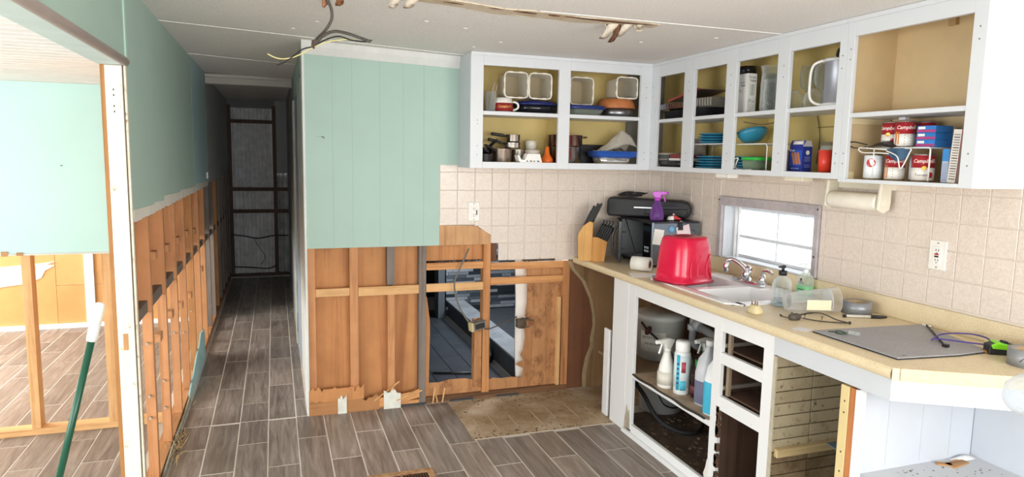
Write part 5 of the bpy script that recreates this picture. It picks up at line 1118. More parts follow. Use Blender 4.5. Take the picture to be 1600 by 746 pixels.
# papers and a clip hung on the microwave's side
one('note_paper', MB().box(-.035, .03, 0, .0012, -.09, .0).rot(R(8), 'Y'), PAPER, 'white note paper stuck to the microwave side behind the red bin', 'paper', (2.11, 3.4175, 1.10))
one('note_paper', MB().box(-.045, .045, 0, .0012, -.06, .02).rot(R(-14), 'Y'), P('eed9da', .6), 'pink-tinted card held by the black clip on the microwave', 'paper', (2.265, 3.4155, 1.10))
one('magnet', MB().lathe([(.02, 0), (.02, .004), (.012, .006), (.0004, .006)], (0, 0, 0), 14).rot(R(90), 'X'), P('6aa3cc', .4, var=.3, nscale=60), 'small blue magnet figure on the microwave side', 'magnet', (2.19, 3.4195, 1.10))
t = thing('binder_clip', 'black clip over the top edge of the microwave', 'clip', (2.245, 3.417, 1.115)); obj('jaw', MB().prism([(-.016, -.02), (.016, -.02), (.012, .022), (-.012, .022)], -.008, .0, 'y'), BLACK, t); obj('wire_arm', MB().tube([(-.006, -.008, .02), (-.007, -.010, .034), (.007, -.010, .034), (.006, -.008, .02)], .0016, 6), STEEL, t)
# black case on the microwave
ZM = ZW+.271
t = thing('instrument_case', 'long black padded case lying across the top of the microwave', 'case', (2.205, 3.715, ZM), R(-38))
CB = P('1b1b1e', .55, var=.12, nscale=30)
prof = [(-.245, .0), (.235, .0), (.26, .03), (.262, .07), (.245, .098), (.20, .108), (-.235, .118), (-.25, .1), (-.252, .03)]
obj('body', MB().prism(prof, -.07, .06, 'y'), CB, t, .012)
obj('zip_pocket', MB().prism([(-.02, .022), (.22, .012), (.245, .035), (.24, .06), (.0, .055)], -.079, -.069, 'y'), P('141416', .5), t, .004); obj('zip', MB().tube([(-.05, -.072, .064), (.10, -.078, .063), (.238, -.073, .068)], .0022, 6), P('6d6f74', .3, .6), t)
obj('metal_bar', MB().box(-.08, .03, -.078, -.071, .056, .064), P('b7b9bd', .3, .8), t); obj('logo_plate', MB().lathe([(.011, 0), (.011, .002), (.0004, .002)], (0, 0, 0), 16).rot(R(90), 'X').move(.225, -.072, .035), P('9c9ea2', .3, .7), t)
m = MB()
for k in range(4): m.tube([(-.12+.075*math.cos(a/14*6.283)+.01*k, .0+.028*math.sin(a/14*6.283)+.006*k, .124+.006*k+.004*math.sin(a+k)) for a in range(14)], .0038, 6, True)
one('coiled_cord', m, BLACK, 'coiled black power cord lying on the padded case', 'cord', (2.205, 3.715, ZM+.0035), R(-38))
def sprayer(name, label, loc, body, liquid, r, h, hc, grp=None, trig=None, ang=0., clearb=True):
    t = thing(name, label, 'spray bottle', loc, ang, grp)
    obj('bottle', MB().lathe([(r*.95, 0), (r, .006), (r, h*.3), (r*.82, h*.6), (r*.45, h*.9), (r*.4, h), (.0004, h)], (0, 0, 0), 24), body, t)
    if liquid: obj('label', band(r+.0004, h*.1, h*.45, 0, 6.283, 24), liquid, t)
    obj('collar', MB().cyl((0, 0, h), r*.44, .016, 14), hc, t)
    head = MB().prism([(-.016, h+.016), (.016, h+.016), (.02, h+.036), (.052, h+.038), (.052, h+.052), (.0, h+.056), (-.03, h+.05), (-.032, h+.042)], -.010, .010, 'y')
    obj('trigger_head', head, hc, t, .002); obj('trigger', MB().tube(spline([(.03, 0, h+.038), (.036, 0, h+.02), (.046, 0, h-.006)], 5), .0045, 6), hc, t)
    obj('nozzle', MB().cyl((0, 0, 0), .008, .012, 10).rot(R(90), 'Y').move(.05, 0, h+.045), hc, t); return t
PUR = P('8c3fb0', .25); PURT = clear('a76cc8', .35, .12)
sprayer('spray_bottle', 'purple spray bottle standing on the microwave', (2.135, 3.50, ZM), PURT, None, .040, .115, P('b83fc0', .3), ang=R(-25))
t = thing('clothespin_toy', 'small red and white plastic clip beside the purple spray bottle', 'clip', (2.245, 3.49, ZM)); obj('red_part', MB().prism([(-.02, .005), (.045, .0), (.045, .007), (.0, .028), (-.018, .022)], -.012, .012, 'y'), P('c22a2e', .4), t, .002); obj('white_part', MB().prism([(-.04, 0), (-.005, 0), (-.01, .024), (-.03, .02)], -.014, .014, 'y'), PAPER, t, .002); obj('knob', MB().cyl((-.002, 0, .026), .006, .012, 10), P('b8b8bb', .4), t)
# loose paper roll and card
def roll(name, label, c, d, r, l, ri, mat):
    t = thing(name, label, 'paper roll', c); q = Vector(d).to_track_quat('Z', 'Y').to_matrix().to_4x4()
    obj('paper', MB().lathe([(ri, -l/2), (r, -l/2), (r, l/2), (ri, l/2), (ri, -l/2)], (0, 0, 0), 28).xf(q), mat, t); obj('core', MB().lathe([(ri-.003, -l/2+.002), (ri, -l/2+.001), (ri, l/2-.001), (ri-.003, l/2-.002), (ri-.003, -l/2+.002)], (0, 0, 0), 24).xf(q), P('8a6d52', .8), t); return t
roll('paper_roll', 'short white paper roll lying on its side before the microwave', (1.945, 3.33, ZW+.0405), (.62, -.78, 0), .040, .105, .022, P('efece4', .85))
one('card', MB().box(-.085, .085, -.06, .06, 0, .0012), PAPER, 'white card lying on the worktop behind the red bin', 'card', (1.895, 3.19, ZW), R(-20))
# red bin upside down
t = thing('waste_bin', 'glossy red plastic wastebasket upside down over the sink edge', 'bin', (1.988, 2.975, .8845), R(14))
RB = P('d1133f', .22, var=.05, nscale=5)
obj('shell', MB().lathe([(.137, .0), (.137, .012), (.132, .014), (.129, .05), (.119, .17), (.109, .215), (.104, .227), (.098, .231), (.0004, .226)], (0, 0, 0), 40, 1.0, .86, True, 3.4), RB, t)
obj('rim', MB().lathe([(.145, .0), (.145, .005), (.138, .007), (.138, .0)], (0, 0, 0), 40, 1.0, .86, True, 3.4), P('8e0f2c', .35), t)
for a in (-.07, -.02, .045): obj('moulded_rib', MB().tube(spline([(a, -.1125, .03), (a+.004, -.107, .1), (a+.022, -.103, .135), (a+.034, -.101, .145)]), .0035, 6), RB, t)
obj('moulded_rib', MB().tube([(.085, -.109, .02), (.067, -.1065, .075)], .003, 6), RB, t)
# soaps
t = thing('soap_bottle', 'clear ribbed soap bottle with a black pump by the sink', 'bottle', (2.085, 2.365, ZW))
obj('bottle', MB().shell([(.037, 0), (.041, .008), (.041, .095), (.034, .118), (.016, .13), (.015, .138)], .002, seg=28), clear('f6f9fa', .9, .03), t); obj('soap', MB().lathe([(.036, .003), (.0385, .01), (.0385, .03), (.0004, .03)], (0, 0, 0), 24), clear('dfe8ec', .6, .05), t)
for k in range(12): a = k*R(30); obj('rib', MB().tube([(.0415*math.cos(a), .0415*math.sin(a), .015), (.0415*math.cos(a), .0415*math.sin(a), .10)], .0012, 5), GLASS, t)
obj('collar', MB().cyl((0, 0, .136), .017, .02, 16), BLACK, t); obj('pump', MB().cyl((0, 0, .156), .006, .014, 10), BLACK, t); obj('spout', MB().prism([(-.01, .168), (.012, .168), (.03, .172), (.03, .177), (-.01, .18)], -.007, .007, 'y').rot(R(200)), BLACK, t, .001)
t = thing('sanitizer_bottle', 'clear pump bottle with a green label by the window sill', 'bottle', (2.35, 2.515, ZW))
obj('bottle', MB().lathe([(.036, 0), (.038, .006), (.038, .085), (.03, .1), (.014, .108), (.0004, .108)], (0, 0, 0), 24, .65, 1.0, True, 4), clear('eef4ee', .6, .08), t); obj('green_label', MB().lathe([(.0385, .01), (.0387, .011), (.0387, .05), (.0385, .051)], (0, 0, 0), 24, .65, 1.0, True, 4), P('79c28a', .4), t)
for z in (.062, .068): obj('print_line', MB().box(-.0262, -.0258, -.018, .018, z, z+.003), P('5d6b78', .5), t)
obj('dark_emblem', MB().lathe([(.007, 0), (.007, .0006)], (0, 0, 0), 14).rot(R(-90), 'Y').move(-.0255, .0, .08), P('3a4a55', .5), t); obj('text_line', MB().box(-.0262, -.0254, -.022, .018, .032, .036), P('2f6b46', .5), t)
obj('pump', MB().cyl((0, 0, .108), .012, .018, 14), P('e8ecec', .4), t); obj('stem', MB().cyl((0, 0, .126), .005, .022, 10), P('e8ecec', .4), t); obj('spout', MB().prism([(-.008, .146), (.01, .146), (.034, .148), (.034, .153), (-.008, .157)], -.006, .006, 'y').rot(R(170)), P('e8ecec', .4), t, .001)
# measuring beaker on its side
t = thing('beaker', 'clear plastic measuring cup lying on its side before the duct tape', 'cup', (2.11, 2.215, ZW+.0535)); d_ = Vector((.93, -.33, .0)).normalized()
q = d_.to_track_quat('Z', 'Y').to_matrix().to_4x4(); tl = Matrix.Rotation(R(3.5), 4, d_.cross(Vector((0, 0, 1)))) 
obj('cup', MB().shell([(.036, -.11), (.040, -.1), (.0495, .09), (.0535, .095), (.0535, .105)], .002, seg=30).xf(tl @ q), clear('f6f7f7', .86, .12), t)
obj('ring', MB().lathe([(.048, .065), (.0495, .068), (.048, .071)], (0, 0, 0), 30).xf(tl @ q), clear('f6f6f6', .4, .2), t)
obj('paper_label', MB().box(-.045, .055, -.0535, -.053, -.03, .012).rot(R(-19.5)).move(.005, .0, .0), P('ded2b5', .7), t)
# tapes, pen, small hardware
def tape(name, label, c, r, ri, h, mat):
    t = thing(name, label, 'tape', c); obj('tape', MB().lathe([(ri, 0), (r, 0), (r, h), (ri, h), (ri, 0)], (0, 0, 0), 36), mat, t); obj('core', MB().lathe([(ri-.003, .001), (ri, .001), (ri, h-.001), (ri-.003, h-.001), (ri-.003, .001)], (0, 0, 0), 30), P('b59a74', .8), t); return t
tape('tape_roll', 'silver grey duct tape roll behind the clear beaker', (2.305, 2.165, ZW), .058, .036, .050, P('8b8f95', .35, .3))
tt = tape('tape_roll', 'grey duct tape roll with black scribbles at the right end of the worktop', (2.245, 1.432, ZW), .056, .036, .052, P('8d8f92', .4, .2))
for k in range(3): l = wrap(MB().tube([(-.008, -.008+.002*k, 0), (.002, .006, 0), (.006, -.004, 0), (.012, .007, 0)], .001, 5), .0562, R(200+22*k)); l.move(0, 0, .026); obj('scribble', l, BLACK, tt)
t = thing('spice_jar', 'small dark green jar with a tan lid behind the right tape roll', 'jar', (2.315, 1.43, ZW)); obj('jar', MB().lathe([(.022, 0), (.022, .06), (.018, .066), (.0004, .066)], (0, 0, 0), 18), P('3a6a66', .3), t); obj('label', band(.0224, .012, .045), PAPER, t); obj('lid', MB().cyl((0, 0, .066), .02, .018, 18), P('b98a58', .6), t)
t = thing('marker_pen', 'black-capped marker pen lying in front of the duct tape', 'pen', (2.255, 2.085, ZW+.0065), R(-24)); obj('barrel', MB().lathe([(.0055, -.07), (.0062, -.06), (.0062, .03)], (0, 0, 0), 12).rot(R(90), 'Y'), P('c9c6be', .4), t); obj('cap', MB().lathe([(.0068, .03), (.0068, .07), (.0045, .09), (.003, .095)], (0, 0, 0), 12).rot(R(90), 'Y'), BLACK, t); obj('end', MB().cyl((0, 0, -.078), .006, .012, 10).rot(R(90), 'Y'), BLACK, t)
t = thing('plug_adapter', 'beige plug-in adapter with its prongs up on the worktop by the sink', 'adapter', (1.875, 2.275, ZW)); obj('body', MB().lathe([(.03, 0), (.032, .006), (.03, .018), (.022, .026), (.02, .034), (.0004, .034)], (0, 0, 0), 20, .8, 1.1, True, 3), P('cdbd93', .5), t)
for x, y in ((-.01, .008), (.006, .008), (0, -.012)): obj('prong', MB().box(x-.0012, x+.0012, y-.003, y+.003, .034, .052), STEEL, t)
obj('socket_face', MB().box(-.012, .012, -.032, -.03, .006, .016), P('8a7a55', .6), t)
t = thing('wire_bundle', 'dark wad of wire ends and clips on the worktop before the beaker', 'wire', (1.96, 2.14, ZW))
obj('wad', MB().lathe([(.018, 0), (.026, .008), (.02, .022), (.0004, .026)], (-.005, -.005, 0), 12, 1.2, .8), P('4f473f', .7, var=.4, nscale=60), t)
for pts in (((-.02, -.01, .01), (-.05, .0, .012), (-.06, .015, .02), (-.05, .02, .01)), ((.02, -.02, .008), (.06, -.06, .004), (.11, -.10, .004), (.15, -.13, .006)), ((.02, .01, .006), (.06, -.0, .022), (.10, -.035, .026), (.13, -.08, .01), (.15, -.12, .005)), ((.03, .03, .004), (.05, .01, .016), (.09, -.0, .02))): obj('wire', MB().tube(spline(pts), .0026, 6), P('3f372f', .6), t)
for x, y in ((.035, .03), (.06, .01), (.095, -.045), (.03, .05)): obj('wood_screw', MB().lathe([(.004, .016), (.0045, .014), (.0018, .012), (.0006, .0)], (x, y, 0), 8), P('3a3630', .4, .6), t)
obj('knot', MB().lathe([(.0004, 0), (.006, .004), (.005, .01), (.0004, .013)], (.152, -.128, 0), 8), BLACK, t)
one('card', MB().prism([(-.025, .015), (.0, -.035), (.045, -.02), (.02, .03)], 0, .0012, 'z'), P('dcdce0', .3), 'thin glossy card on the worktop front edge by the grey board', 'card', (1.862, 2.0, ZW))
t = thing('grey_board', 'thin grey speckled board with a black underside lying on the worktop', 'board', (0, 0, ZW)); pts = [(1.878, 1.952), (2.372, 1.915), (2.262, 1.570), (2.12, 1.567), (1.882, 1.592)]
obj('top_sheet', MB().prism(pts, .004, .008), speck('9a9a9e', '87878c', 'adadb1', 220, .5), t); obj('underside', MB().prism([((x-2.1)*1.006+2.1, (y-1.75)*1.008+1.75) for x, y in pts], 0, .004), P('26262a', .6), t)
obj('mark', MB().box(-.009, .009, -.002, .002, .008, .0084).rot(R(-5)).move(1.925, 1.605, 0), BLACK, t)
ZG = ZW+.0083
t = thing('keyring', 'small green and black cord loop lying on the grey board', 'cord', (1.942, 1.885, ZG)); obj('loop', MB().tube([(.014*math.cos(k*.6), .022*math.sin(k*.6), .003+.002*math.sin(k)) for k in range(10)], .0024, 6, True), P('2f4a38', .5), t); obj('tail', MB().tube([(-.012, .015, .003), (-.03, .03, .003)], .002, 6), P('24352a', .5), t)
one('glass_vial', MB().shell([(.006, 0), (.0075, .003), (.0075, .04)], .001, seg=14).rot(R(90), 'X').rot(R(14)), GLASS, 'little clear vial lying beside the green cord loop', 'vial', (1.962, 1.868, ZG+.0077))
t = thing('zip_tie', 'black plastic tie across the back corner of the grey board', 'tie', (0, 0, ZG)); obj('band', MB().tube([(x, y, .004) for x, y in ((2.362, 1.885), (2.29, 1.80), (2.215, 1.715), (2.155, 1.645))], .003, 6), BLACK, t); obj('head', MB().box(2.147, 2.163, 1.634, 1.65, 0, .01), BLACK, t); obj('white_end', MB().box(2.362, 2.376, 1.875, 1.905, 0, .003), PAPER, t)
one('drawstring', MB().tube(spline([(2.262, 1.585, .009), (2.23, 1.64, .006), (2.19, 1.70, .004), (2.155, 1.695, .004), (2.27, 1.745, .004), (2.335, 1.70, .012), (2.33, 1.63, .016), (2.285, 1.577, .012)]), .0028, 6), P('4b3a86', .6), 'purple cord looped over the grey board to the tape measure', 'cord', (0, 0, ZG+.007))
t = thing('tape_measure', 'lime green and black tape measure on the right of the grey board', 'tape measure', (2.29, 1.55, ZW), R(-30)); obj('case', MB().prism([(-.045, 0), (.045, 0), (.048, .02), (.036, .036), (-.02, .042), (-.045, .03)], -.022, .022, 'y'), P('222325', .5), t, .005)
obj('green_shell', MB().prism([(-.035, .02), (.02, .018), (.03, .034), (-.018, .0432), (-.04, .032)], -.0232, .0232, 'y'), P('7ed321', .4), t, .003); obj('lock_button', MB().prism([(-.005, .038), (.02, .034), (.016, .045), (.0, .047)], -.009, .009, 'y'), BLACK, t, .002); obj('blade_tip', MB().box(-.05, -.044, -.009, .009, .002, .01), P('d98a2c', .4, .5), t)
# ---------------------------------------------------------------- hung under the cabinets and on the wall
t = thing('paper_towel_holder', 'cream plastic holder with a white paper towel roll on the right wall', 'towel holder', (2.345, 2.24, 1.345))
IV = P('ddd7c6', .45)
obj('paper', MB().lathe([(.02, -.125), (.036, -.125), (.037, -.12), (.037, .12), (.036, .125), (.02, .125)], (0, 0, 0), 28).rot(R(90), 'X').move(0, .015, 0), P('efe8dc', .85, bmp=.2), t)
for y, nm in ((-.125, 'near_arm'), (.155, 'far_arm')):
    obj('arm', MB().prism([(-.032, -.03), (.0, -.045), (.032, -.03), (.036, .0), (.036, .088), (-.022, .088), (-.03, .0)], y-.008, y+.008, 'y'), IV, t, .006); obj('arm_boss', MB().lathe([(.017, -.006), (.017, .0), (.0004, .002)], (0, 0, 0), 18).rot(R(90), 'X').move(0, y-.007 if y < 0 else y-.01, 0), P('cfc8b6', .5), t)
obj('spindle', MB().cyl((0, 0, -.15), .014, .30, 14).rot(R(90), 'X').move(0, .015, 0), IV, t)
obj('mount_bar', MB().box(.036, .066, -.13, .16, .05, .085), IV, t, .002)
one('cabinet_light', MB().box(-.03, .03, -.055, .055, -.022, 0), P('f4f2ec', .4), 'small white puck light under the cabinet at the second stile', 'lamp', (2.245, 3.01, 1.438), 0, None, .004)
one('cabinet_light', MB().box(-.03, .03, -.06, .06, -.022, 0), P('e9e4cf', .4), 'cream plastic block under the cabinet above the window', 'lamp', (2.30, 2.55, 1.438), 0, None, .004)
# ---------------------------------------------------------------- under the sink, on the shelf (z .3517)
ZK = .3518
t = thing('bucket', 'white plastic bucket with a warning label at the back of the sink cabinet', 'bucket', (2.13, 3.40, ZK))
PW = P('d9dad6', .4, var=.05)
obj('pail', MB().lathe([(.13, 0), (.145, .23), (.15, .232), (.15, .25), (.146, .262), (.0004, .262)], (0, 0, 0), 36), PW, t)
def blab(txt, s, z, a=222, mat=BLACK): l = wrap(text_mb(txt, s, .0005), .1345+.015*z/.23, R(a)); l.move(0, 0, z); obj('lettering', l, mat, t)
obj('label', band(.142, .055, .17, R(190), R(252), 18), P('eceae4', .5), t); m = P('8a8a86', .6)
l = wrap(text_mb('DO NOT RETURN', .0165, .0005), .1428, R(222)); l.move(0, 0, .135); obj('lettering', l, BLACK, t); l = wrap(text_mb('NO REGRESE', .0165, .0005), .1428, R(222)); l.move(0, 0, .10); obj('lettering', l, BLACK, t)
for z in (.127, .122, .117, .09, .085, .08, .075): b = wrap(MB().box(-.06, .06, -.001, .001, 0, .0004), .1426, R(222)); b.move(0, 0, z); obj('print_line', b, m, t)
b = wrap(MB().box(-.065, .065, -.006, .006, 0, .0004), .1426, R(222)); b.move(0, 0, .062); obj('orange_strip', b, P('c98240', .5), t)
t = thing('strainer_spoon', 'dark red ladle hanging in front of the white bucket', 'ladle', (2.02, 3.22, ZK+.15)); obj('bowl', MB().lathe([(.0004, -.012), (.02, -.008), (.028, .0), (.02, .006), (.0004, .008)], (0, 0, 0), 20).rot(R(-60), 'Y').move(-.03, .08, .035), P('4a1c1c', .35), t); obj('handle', MB().tube(spline([(-.04, .14, .07), (-.03, .08, .035), (.0, .0, -.01), (.03, -.07, -.06), (.05, -.1, -.145)]), .006, 8), P('26221f', .5), t)
t = sprayer('cleaner_bottle', 'white trigger spray bottle with a pale label at the left of the shelf', (1.868, 2.905, ZK), P('e6e4de', .35), P('d8d2c6', .5), .037, .155, P('eceae6', .35), ang=R(190))
t = thing('cleaner_jug', 'white squat bottle with an orange-trimmed label beside the trigger bottle', 'bottle', (1.965, 2.895, ZK)); obj('bottle', MB().lathe([(.034, 0), (.036, .01), (.036, .11), (.026, .14), (.018, .16), (.0004, .16)], (0, 0, 0), 22), P('e3e0d8', .35), t); obj('label', band(.0364, .02, .095), P('cfc4b6', .5), t); obj('cap', MB().cyl((0, 0, .16), .02, .025, 16), PAPER, t)
t = thing('aerosol_can', 'white and turquoise aerosol can with red print on the sink shelf', 'spray can', (1.890, 2.800, ZK)); obj('can_body', MB().lathe([(.031, 0), (.033, .005), (.033, .17), (.028, .182), (.0004, .182)], (0, 0, 0), 24), P('dfe3e4', .3), t); obj('label', band(.0333, .03, .165), P('d9e6ea', .4), t)
obj('turquoise_panel', band(.0337, .02, .168, R(196), R(220), 8), P('3fb0cf', .4), t); obj('red_print', band(.0337, .095, .14, R(232), R(262), 8), P('a94a58', .5, var=.4, nscale=80), t); obj('turquoise_panel', band(.0337, .02, .06, R(225), R(268), 8), P('4fb5d0', .4, var=.3, nscale=60), t); obj('cap', MB().lathe([(.029, .18), (.03, .182), (.03, .215), (.026, .222), (.0004, .222)], (0, 0, 0), 22), P('f2f2f0', .35), t)
for z in (.05, .07, .09, .11, .13): b = wrap(MB().box(-.005, .005, -.004, .004, 0, .0004), .0341, R(208)); b.move(0, 0, z); obj('dark_print', b, P('2c4a66', .5), t)
sprayer('spray_bottle', 'bright green trigger spray bottle with a white head under the sink', (2.025, 2.800, ZK), P('3fae56', .35), None, .034, .17, P('e9e9e4', .35), ang=R(190))
t = thing('dish_soap', 'dark squeeze bottle with a green cap between the sprayers', 'bottle', (1.932, 2.728, ZK)); obj('bottle', MB().lathe([(.026, 0), (.028, .01), (.025, .06), (.028, .09), (.014, .125), (.0004, .126)], (0, 0, 0), 20), clear('5a3a3c', .25, .1), t); obj('label', band(.0284, .02, .05), P('6b2f30', .5, var=.4, nscale=60), t); obj('cap', MB().cyl((0, 0, .126), .012, .03, 12), P('2f8a4c', .4), t)
def jug(label, loc, col, lq, h, ang):
    t = thing('jug', label, 'jug', loc, ang); r = .05
    obj('bottle', MB().lathe([(r*.95, 0), (r, .008), (r, h*.55), (r*.8, h*.78), (r*.32, h*.93), (r*.3, h), (.0004, h)], (0, 0, 0), 26, .75, 1.1, True, 3), col, t); obj('handle', MB().tube(spline([(0, -.035, h*.85), (0, -.062, h*.75), (0, -.063, h*.55), (0, -.052, h*.45)]), .009, 8), col, t); obj('cap', MB().cyl((0, 0, h), r*.34, .022, 16), P('e6e6e6', .4), t)
    obj('lower_band', MB().lathe([(r*1.004, .008), (r*1.006, .009), (r*1.006, h*lq[1]), (r*1.004, h*lq[1]+.001)], (0, 0, 0), 26, .75, 1.1, True, 3), P(lq[0], .4, var=.15, nscale=20), t); return t
jug('tall translucent jug half full of grey-purple liquid on the sink shelf', tuple(atZ(1091, 632, ZK)+Vector((.05, .0, 0))), P('c9ccd2', .35), ('6b6f88', .42), .235, R(100))
t = jug('white jug with a turquoise label beside the drawer stile', tuple(atZ(1104, 655, ZK)+Vector((.085, .045, 0))), P('e9eaec', .35), ('45b5d6', .55), .235, R(100))
obj('lettering', MB().box(-.0395, -.0383, -.03, .03, .03, .07), P('d6eef5', .5, var=.3, nscale=80), t)
for _o in COL.objects:                          # full-size bottles
    if _o.parent is None and _o.get('category') in ('spray bottle', 'spray can', 'bottle', 'jug') and abs(_o.location.z-ZK) < .002: _o.scale = (1.2,)*3
# drain pipes
t = thing('drain_pipe', 'grey plastic drain pipes with couplings behind the cleaning bottles', 'pipe', (0, 0, 0)); PG = P('8d9092', .45)
obj('pipe', MB().tube([(2.20, 3.15, .60), (2.20, 2.86, .555), (2.20, 2.62, .54)], .024, 14), PG, t); obj('pipe', MB().tube([(2.20, 3.17, .72), (2.20, 3.17, .50)], .022, 14), PG, t); obj('pipe', MB().tube([(2.20, 2.6, .72), (2.20, 2.6, .52)], .022, 14), PG, t)
for z in (.66, .56): obj('slip_nut', MB().cyl((2.20, 3.17, z), .032, .03, 12), P('a9acae', .4), t)
obj('coupling', MB().tube([(2.20, 3.145, .600), (2.20, 3.09, .592)], .032, 14), P('a4a7a9', .45), t); obj('wall_elbow', MB().tube(spline([(2.20, 3.17, .51), (2.22, 3.17, .47), (2.28, 3.17, .45), (2.384, 3.17, .45)]), .022, 12), PG, t)
# below the shelf
t = thing('white_tub', 'round white tub on the cabinet floor below the shelf', 'tub', (2.18, 3.44, .0125)); obj('tub', MB().lathe([(.125, 0), (.135, .17), (.14, .172), (.14, .185), (.0004, .185)], (0, 0, 0), 32), P('d3d5d4', .4), t); obj('bail', MB().tube(spline([(-.09, -.105, .14), (-.06, -.14, .07), (.02, -.15, .05), (.09, -.11, .1)]), .004, 6), BLACK, t)
t = thing('garden_hose', 'black hose with a blue valve lying in the bottom of the sink cabinet', 'hose', (1.95, 3.2, .018)); obj('hose', MB().tube(spline([(-.02, .13, .215), (.0, .05, .16), (.03, -.05, .06), (.09, -.16, .02), (.19, -.20, .016), (.3, -.1, .016)]), .012, 10), RUBBER, t); obj('blue_valve', MB().lathe([(.0004, -.02), (.02, -.016), (.026, .0), (.02, .018), (.0004, .022)], (-.02, .13, .235), 18), P('2a63c2', .35), t); obj('collar', MB().cyl((-.02, .13, .19), .016, .03, 12), BLACK, t)
one('enamel_sheet', MB().box(-.009, .009, -.034, .034, 0, .52), P('e6e7e9', .35), 'white enamelled sheet standing on edge left of the sink cabinet frame', 'sheet', (1.818, 3.458, .0), R(0), None, .006)
# ---------------------------------------------------------------- wall cavity electrics
t = thing('junction_box', 'open metal outlet box dangling on its cable in the stripped wall', 'outlet box', (1.165, 3.898, .452), R(12)); m = MB(); m.box(-.045, .04, -.022, -.018, 0, .05); m.box(-.045, .04, .018, .022, 0, .05); m.box(-.045, .04, -.022, .022, 0, .004); m.box(-.045, .04, -.022, .022, .046, .05); m.box(-.045, -.04, -.022, .022, 0, .05)
obj('box', m.rot(R(-8), 'Y'), P('9a958c', .5, .4), t); obj('receptacle', MB().box(-.035, .03, -.024, .015, .008, .042).rot(R(-8), 'Y'), P('2a2826', .6), t); obj('yellowed_flange', MB().box(-.06, -.046, -.024, .02, .0, .055).rot(R(-8), 'Y'), P('cdbb8e', .7), t)
obj('cable', MB().tube(spline([(-.07, .012, .50), (-.13, .012, .38), (-.165, .012, .29), (-.14, .012, .17), (-.09, .01, .08), (-.05, .0, .03)]), .0055, 8), P('6d6860', .6), t)
obj('cable', MB().tube(spline([(.02, -.005, .02), (.05, -.01, -.005), (.12, -.04, .02), (.2, -.05, .05), (.24, -.05, .06)]), .004, 8), P('4a443e', .6), t)
t = thing('junction_box', 'second outlet box clogged with debris at the torn plywood edge', 'outlet box', (1.45, 3.905, .44)); obj('box', MB().box(-.035, .045, -.012, .03, 0, .055), P('5d5348', .7, .3), t, .003); obj('clog', MB().lathe([(.02, -.004), (.036, .02), (.03, .05), (.0004, .066)], (.0, .0, 0), 12, 1.2, .5), P('55483a', .95, var=.5, nscale=70), t); obj('rust', MB().box(.02, .075, -.014, .0, .01, .045), P('8a5a3a', .8, var=.4, nscale=60), t)
t = thing('trash_bag', 'crumpled black plastic bag by the shower curb', 'bag', (1.455, 4.62, .0045)); obj('bag', MB().lathe([(.03, 0), (.055, .03), (.05, .08), (.03, .13), (.008, .16), (.0004, .165)], (0, 0, 0), 14, .7, 1.3), P('0f0f11', .3), t); 
t = thing('metal_rod', 'dark rod lying on the bathroom tiles', 'rod', (1.12, 4.38, .018)); obj('rod', MB().tube([(-.12, .06, 0), (.16, -.02, 0)], .007, 8), P('4a4d50', .4, .6), t); obj('tip', MB().cyl((.16, -.02, -.008), .012, .016, 10), P('3d3f42', .5), t)
# ---------------------------------------------------------------- hanging ceiling cable
t = thing('ceiling_cable', 'frayed electrical cable hanging from a hole in the ceiling', 'cable', (0, 0, 0)); Yw = 2.85
def wp_(pts, n=8): return spline([atY(x, y, Yw+dy) for x, y, dy in pts], n)
obj('cable', MB().tube(wp_([(509, -3, 0), (517, 12, 0), (518, 30, .01), (508, 48, .02), (494, 62, .0), (490, 73, 0)]), .006, 8), P('57504a', .6), t)
obj('cable', MB().tube(wp_([(492, 70, 0), (505, 56, -.02), (523, 49, -.04), (545, 53, -.05), (565, 60, -.05), (579, 65, -.05)]), .0058, 8), P('4c4540', .6, var=.3, nscale=80), t)
obj('wire', MB().tube(wp_([(491, 71, 0), (512, 61, -.02), (530, 57, -.03), (550, 63, -.04), (570, 65, -.05), (581, 63, -.05)]), .0028, 6), BLACK, t); obj('wire', MB().tube(wp_([(490, 73, 0), (473, 77, .01), (458, 88, .02), (445, 97, .02), (432, 102, .02)]), .0028, 6), BLACK, t)
obj('wire', MB().tube(wp_([(418, 84, .02), (430, 90, .02), (445, 92, .02), (465, 87, .02), (488, 75, .0), (510, 66, -.02), (534, 62, -.03), (556, 62, -.03)]), .0024, 6), P('d9cc8e', .5), t)
obj('wire_nut', MB().lathe([(.004, 0), (.009, .012), (.007, .03), (.0004, .034)], tuple(atY(490, 76, Yw)), 12), P('4a3a32', .6), t)
obj('torn_board', MB().grid(lambda u, v: atY(503+10*u, -4+12*v+3*math.sin(5*u), Yw+.02*v), 4, 4, .004), P('a9785a', .9, var=.3, nscale=60), t)
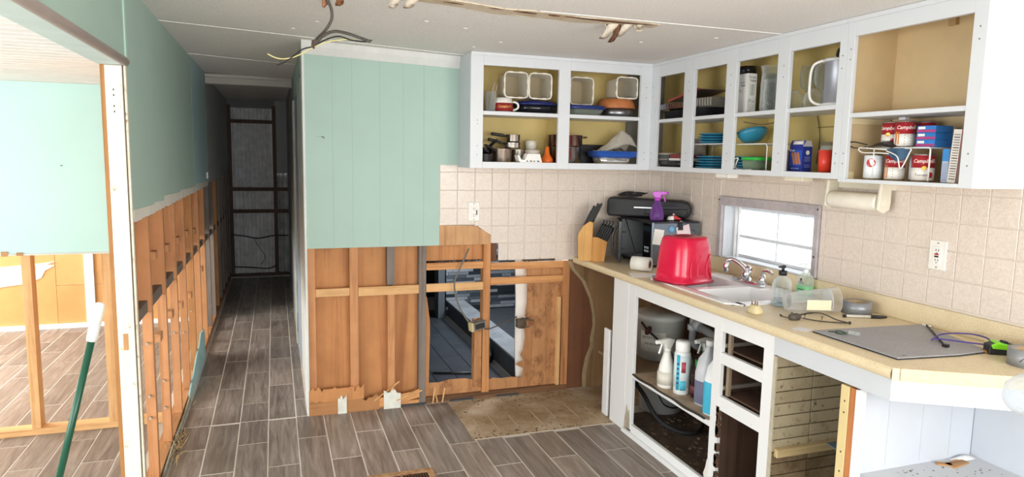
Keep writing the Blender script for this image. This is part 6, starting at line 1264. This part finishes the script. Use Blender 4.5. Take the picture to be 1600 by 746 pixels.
# ---------------------------------------------------------------- floor: register, broom
t = thing('floor_register', 'rusty brown floor vent set among the tiles', 'vent', (.533, 2.935, .0005)); RU = stained('b08a62', '7d5332', '4a2f1e', 18, (.45, .65), .6, .1)
fr = MB(); fr.box(-.155, .155, .095, .13, 0, .008); fr.box(-.155, .155, -.13, -.095, 0, .008); fr.box(-.155, -.125, -.095, .095, 0, .008); fr.box(.125, .155, -.095, .095, 0, .008)
obj('frame', fr, RU, t, .002); obj('duct_hole', MB().box(-.125, .125, -.095, .095, 0, .0012), BLACK, t); obj('centre_bar', MB().box(-.004, .004, -.095, .095, .001, .007), RU, t)
for k in range(18):
    x = -.117+.0135*k
    if abs(x) > .006: obj('louvre', MB().box(x, x+.004, -.094, .094, .001, .006), P('6b4a35', .5, .4), t)
b0, b1 = Vector((-.843, 2.77, .006)), Vector((-.612, 2.80, .945)); ax = (b1-b0); L_ = ax.length
t = thing('broom', 'dark green broom handle with a white ribbed grip leaning at the wide opening', 'broom', tuple(b0)); q = ax.to_track_quat('Z', 'Y').to_matrix().to_4x4()
obj('handle', MB().lathe([(.0125, .06), (.0125, L_-.14)], (0, 0, 0), 16).xf(q), P('12503a', .3), t); obj('grip', MB().lathe([(.0175, L_-.145), (.0185, L_-.13), (.0185, L_-.03), (.016, L_-.006), (.009, L_), (.0004, L_)], (0, 0, 0), 18).xf(q), P('e9e9e4', .5), t)
g_ = MB()
for k in range(9):
    for a in range(8): g_.lathe([(.003, 0), (.0004, .0016)], (0, 0, 0), 5).v
rg = MB()
for k in range(10): rg.lathe([(.0184, L_-.13+.0105*k), (.0194, L_-.127+.0105*k), (.0184, L_-.124+.0105*k)], (0, 0, 0), 18)
obj('grip_ribs', rg.xf(q), P('dededa', .5), t)
obj('broom_head', MB().box(-.13, .13, -.02, .02, .045, .075), P('1a5b40', .4), t, .006); br = MB()
for k in range(150): x, y = random.uniform(-.125, .125), random.uniform(-.016, .016); br.box(x-.0012, x+.0012, y-.0012, y+.0012, -.004, .046)
o = obj('bristles', br, P('cfc9b0', .8), t); o['kind'] = 'stuff'
# globe floor lamp: pole out of the picture on the right, its glass globe reaching into it
t = thing('floor_lamp', 'frosted glass globe of a floor lamp in front of the angled worktop end', 'lamp', (1.86, .95, 0)); LM = P('b9bcc0', .3, .8)
obj('base', MB().lathe([(.12, 0), (.12, .012), (.02, .024), (.0004, .026)], (0, 0, 0), 28), LM, t); obj('pole', MB().cyl((0, 0, .02), .010, .98, 12), LM, t); obj('arm', MB().tube(spline([(0, 0, .98), (-.05, .01, 1.0), (-.16, .03, .995), (-.235, .045, .985)]), .008, 8), LM, t)
obj('globe', MB().lathe([(.012, -.05), (.03, -.046), (.043, -.03), (.047, -.005), (.044, .02), (.034, .038), (.018, .047), (.0004, .05)], (0, 0, 0), 30).rot(R(-100), 'Y').move(-.277, .05, .997), clear('e1e5e9', .5, .1), t)
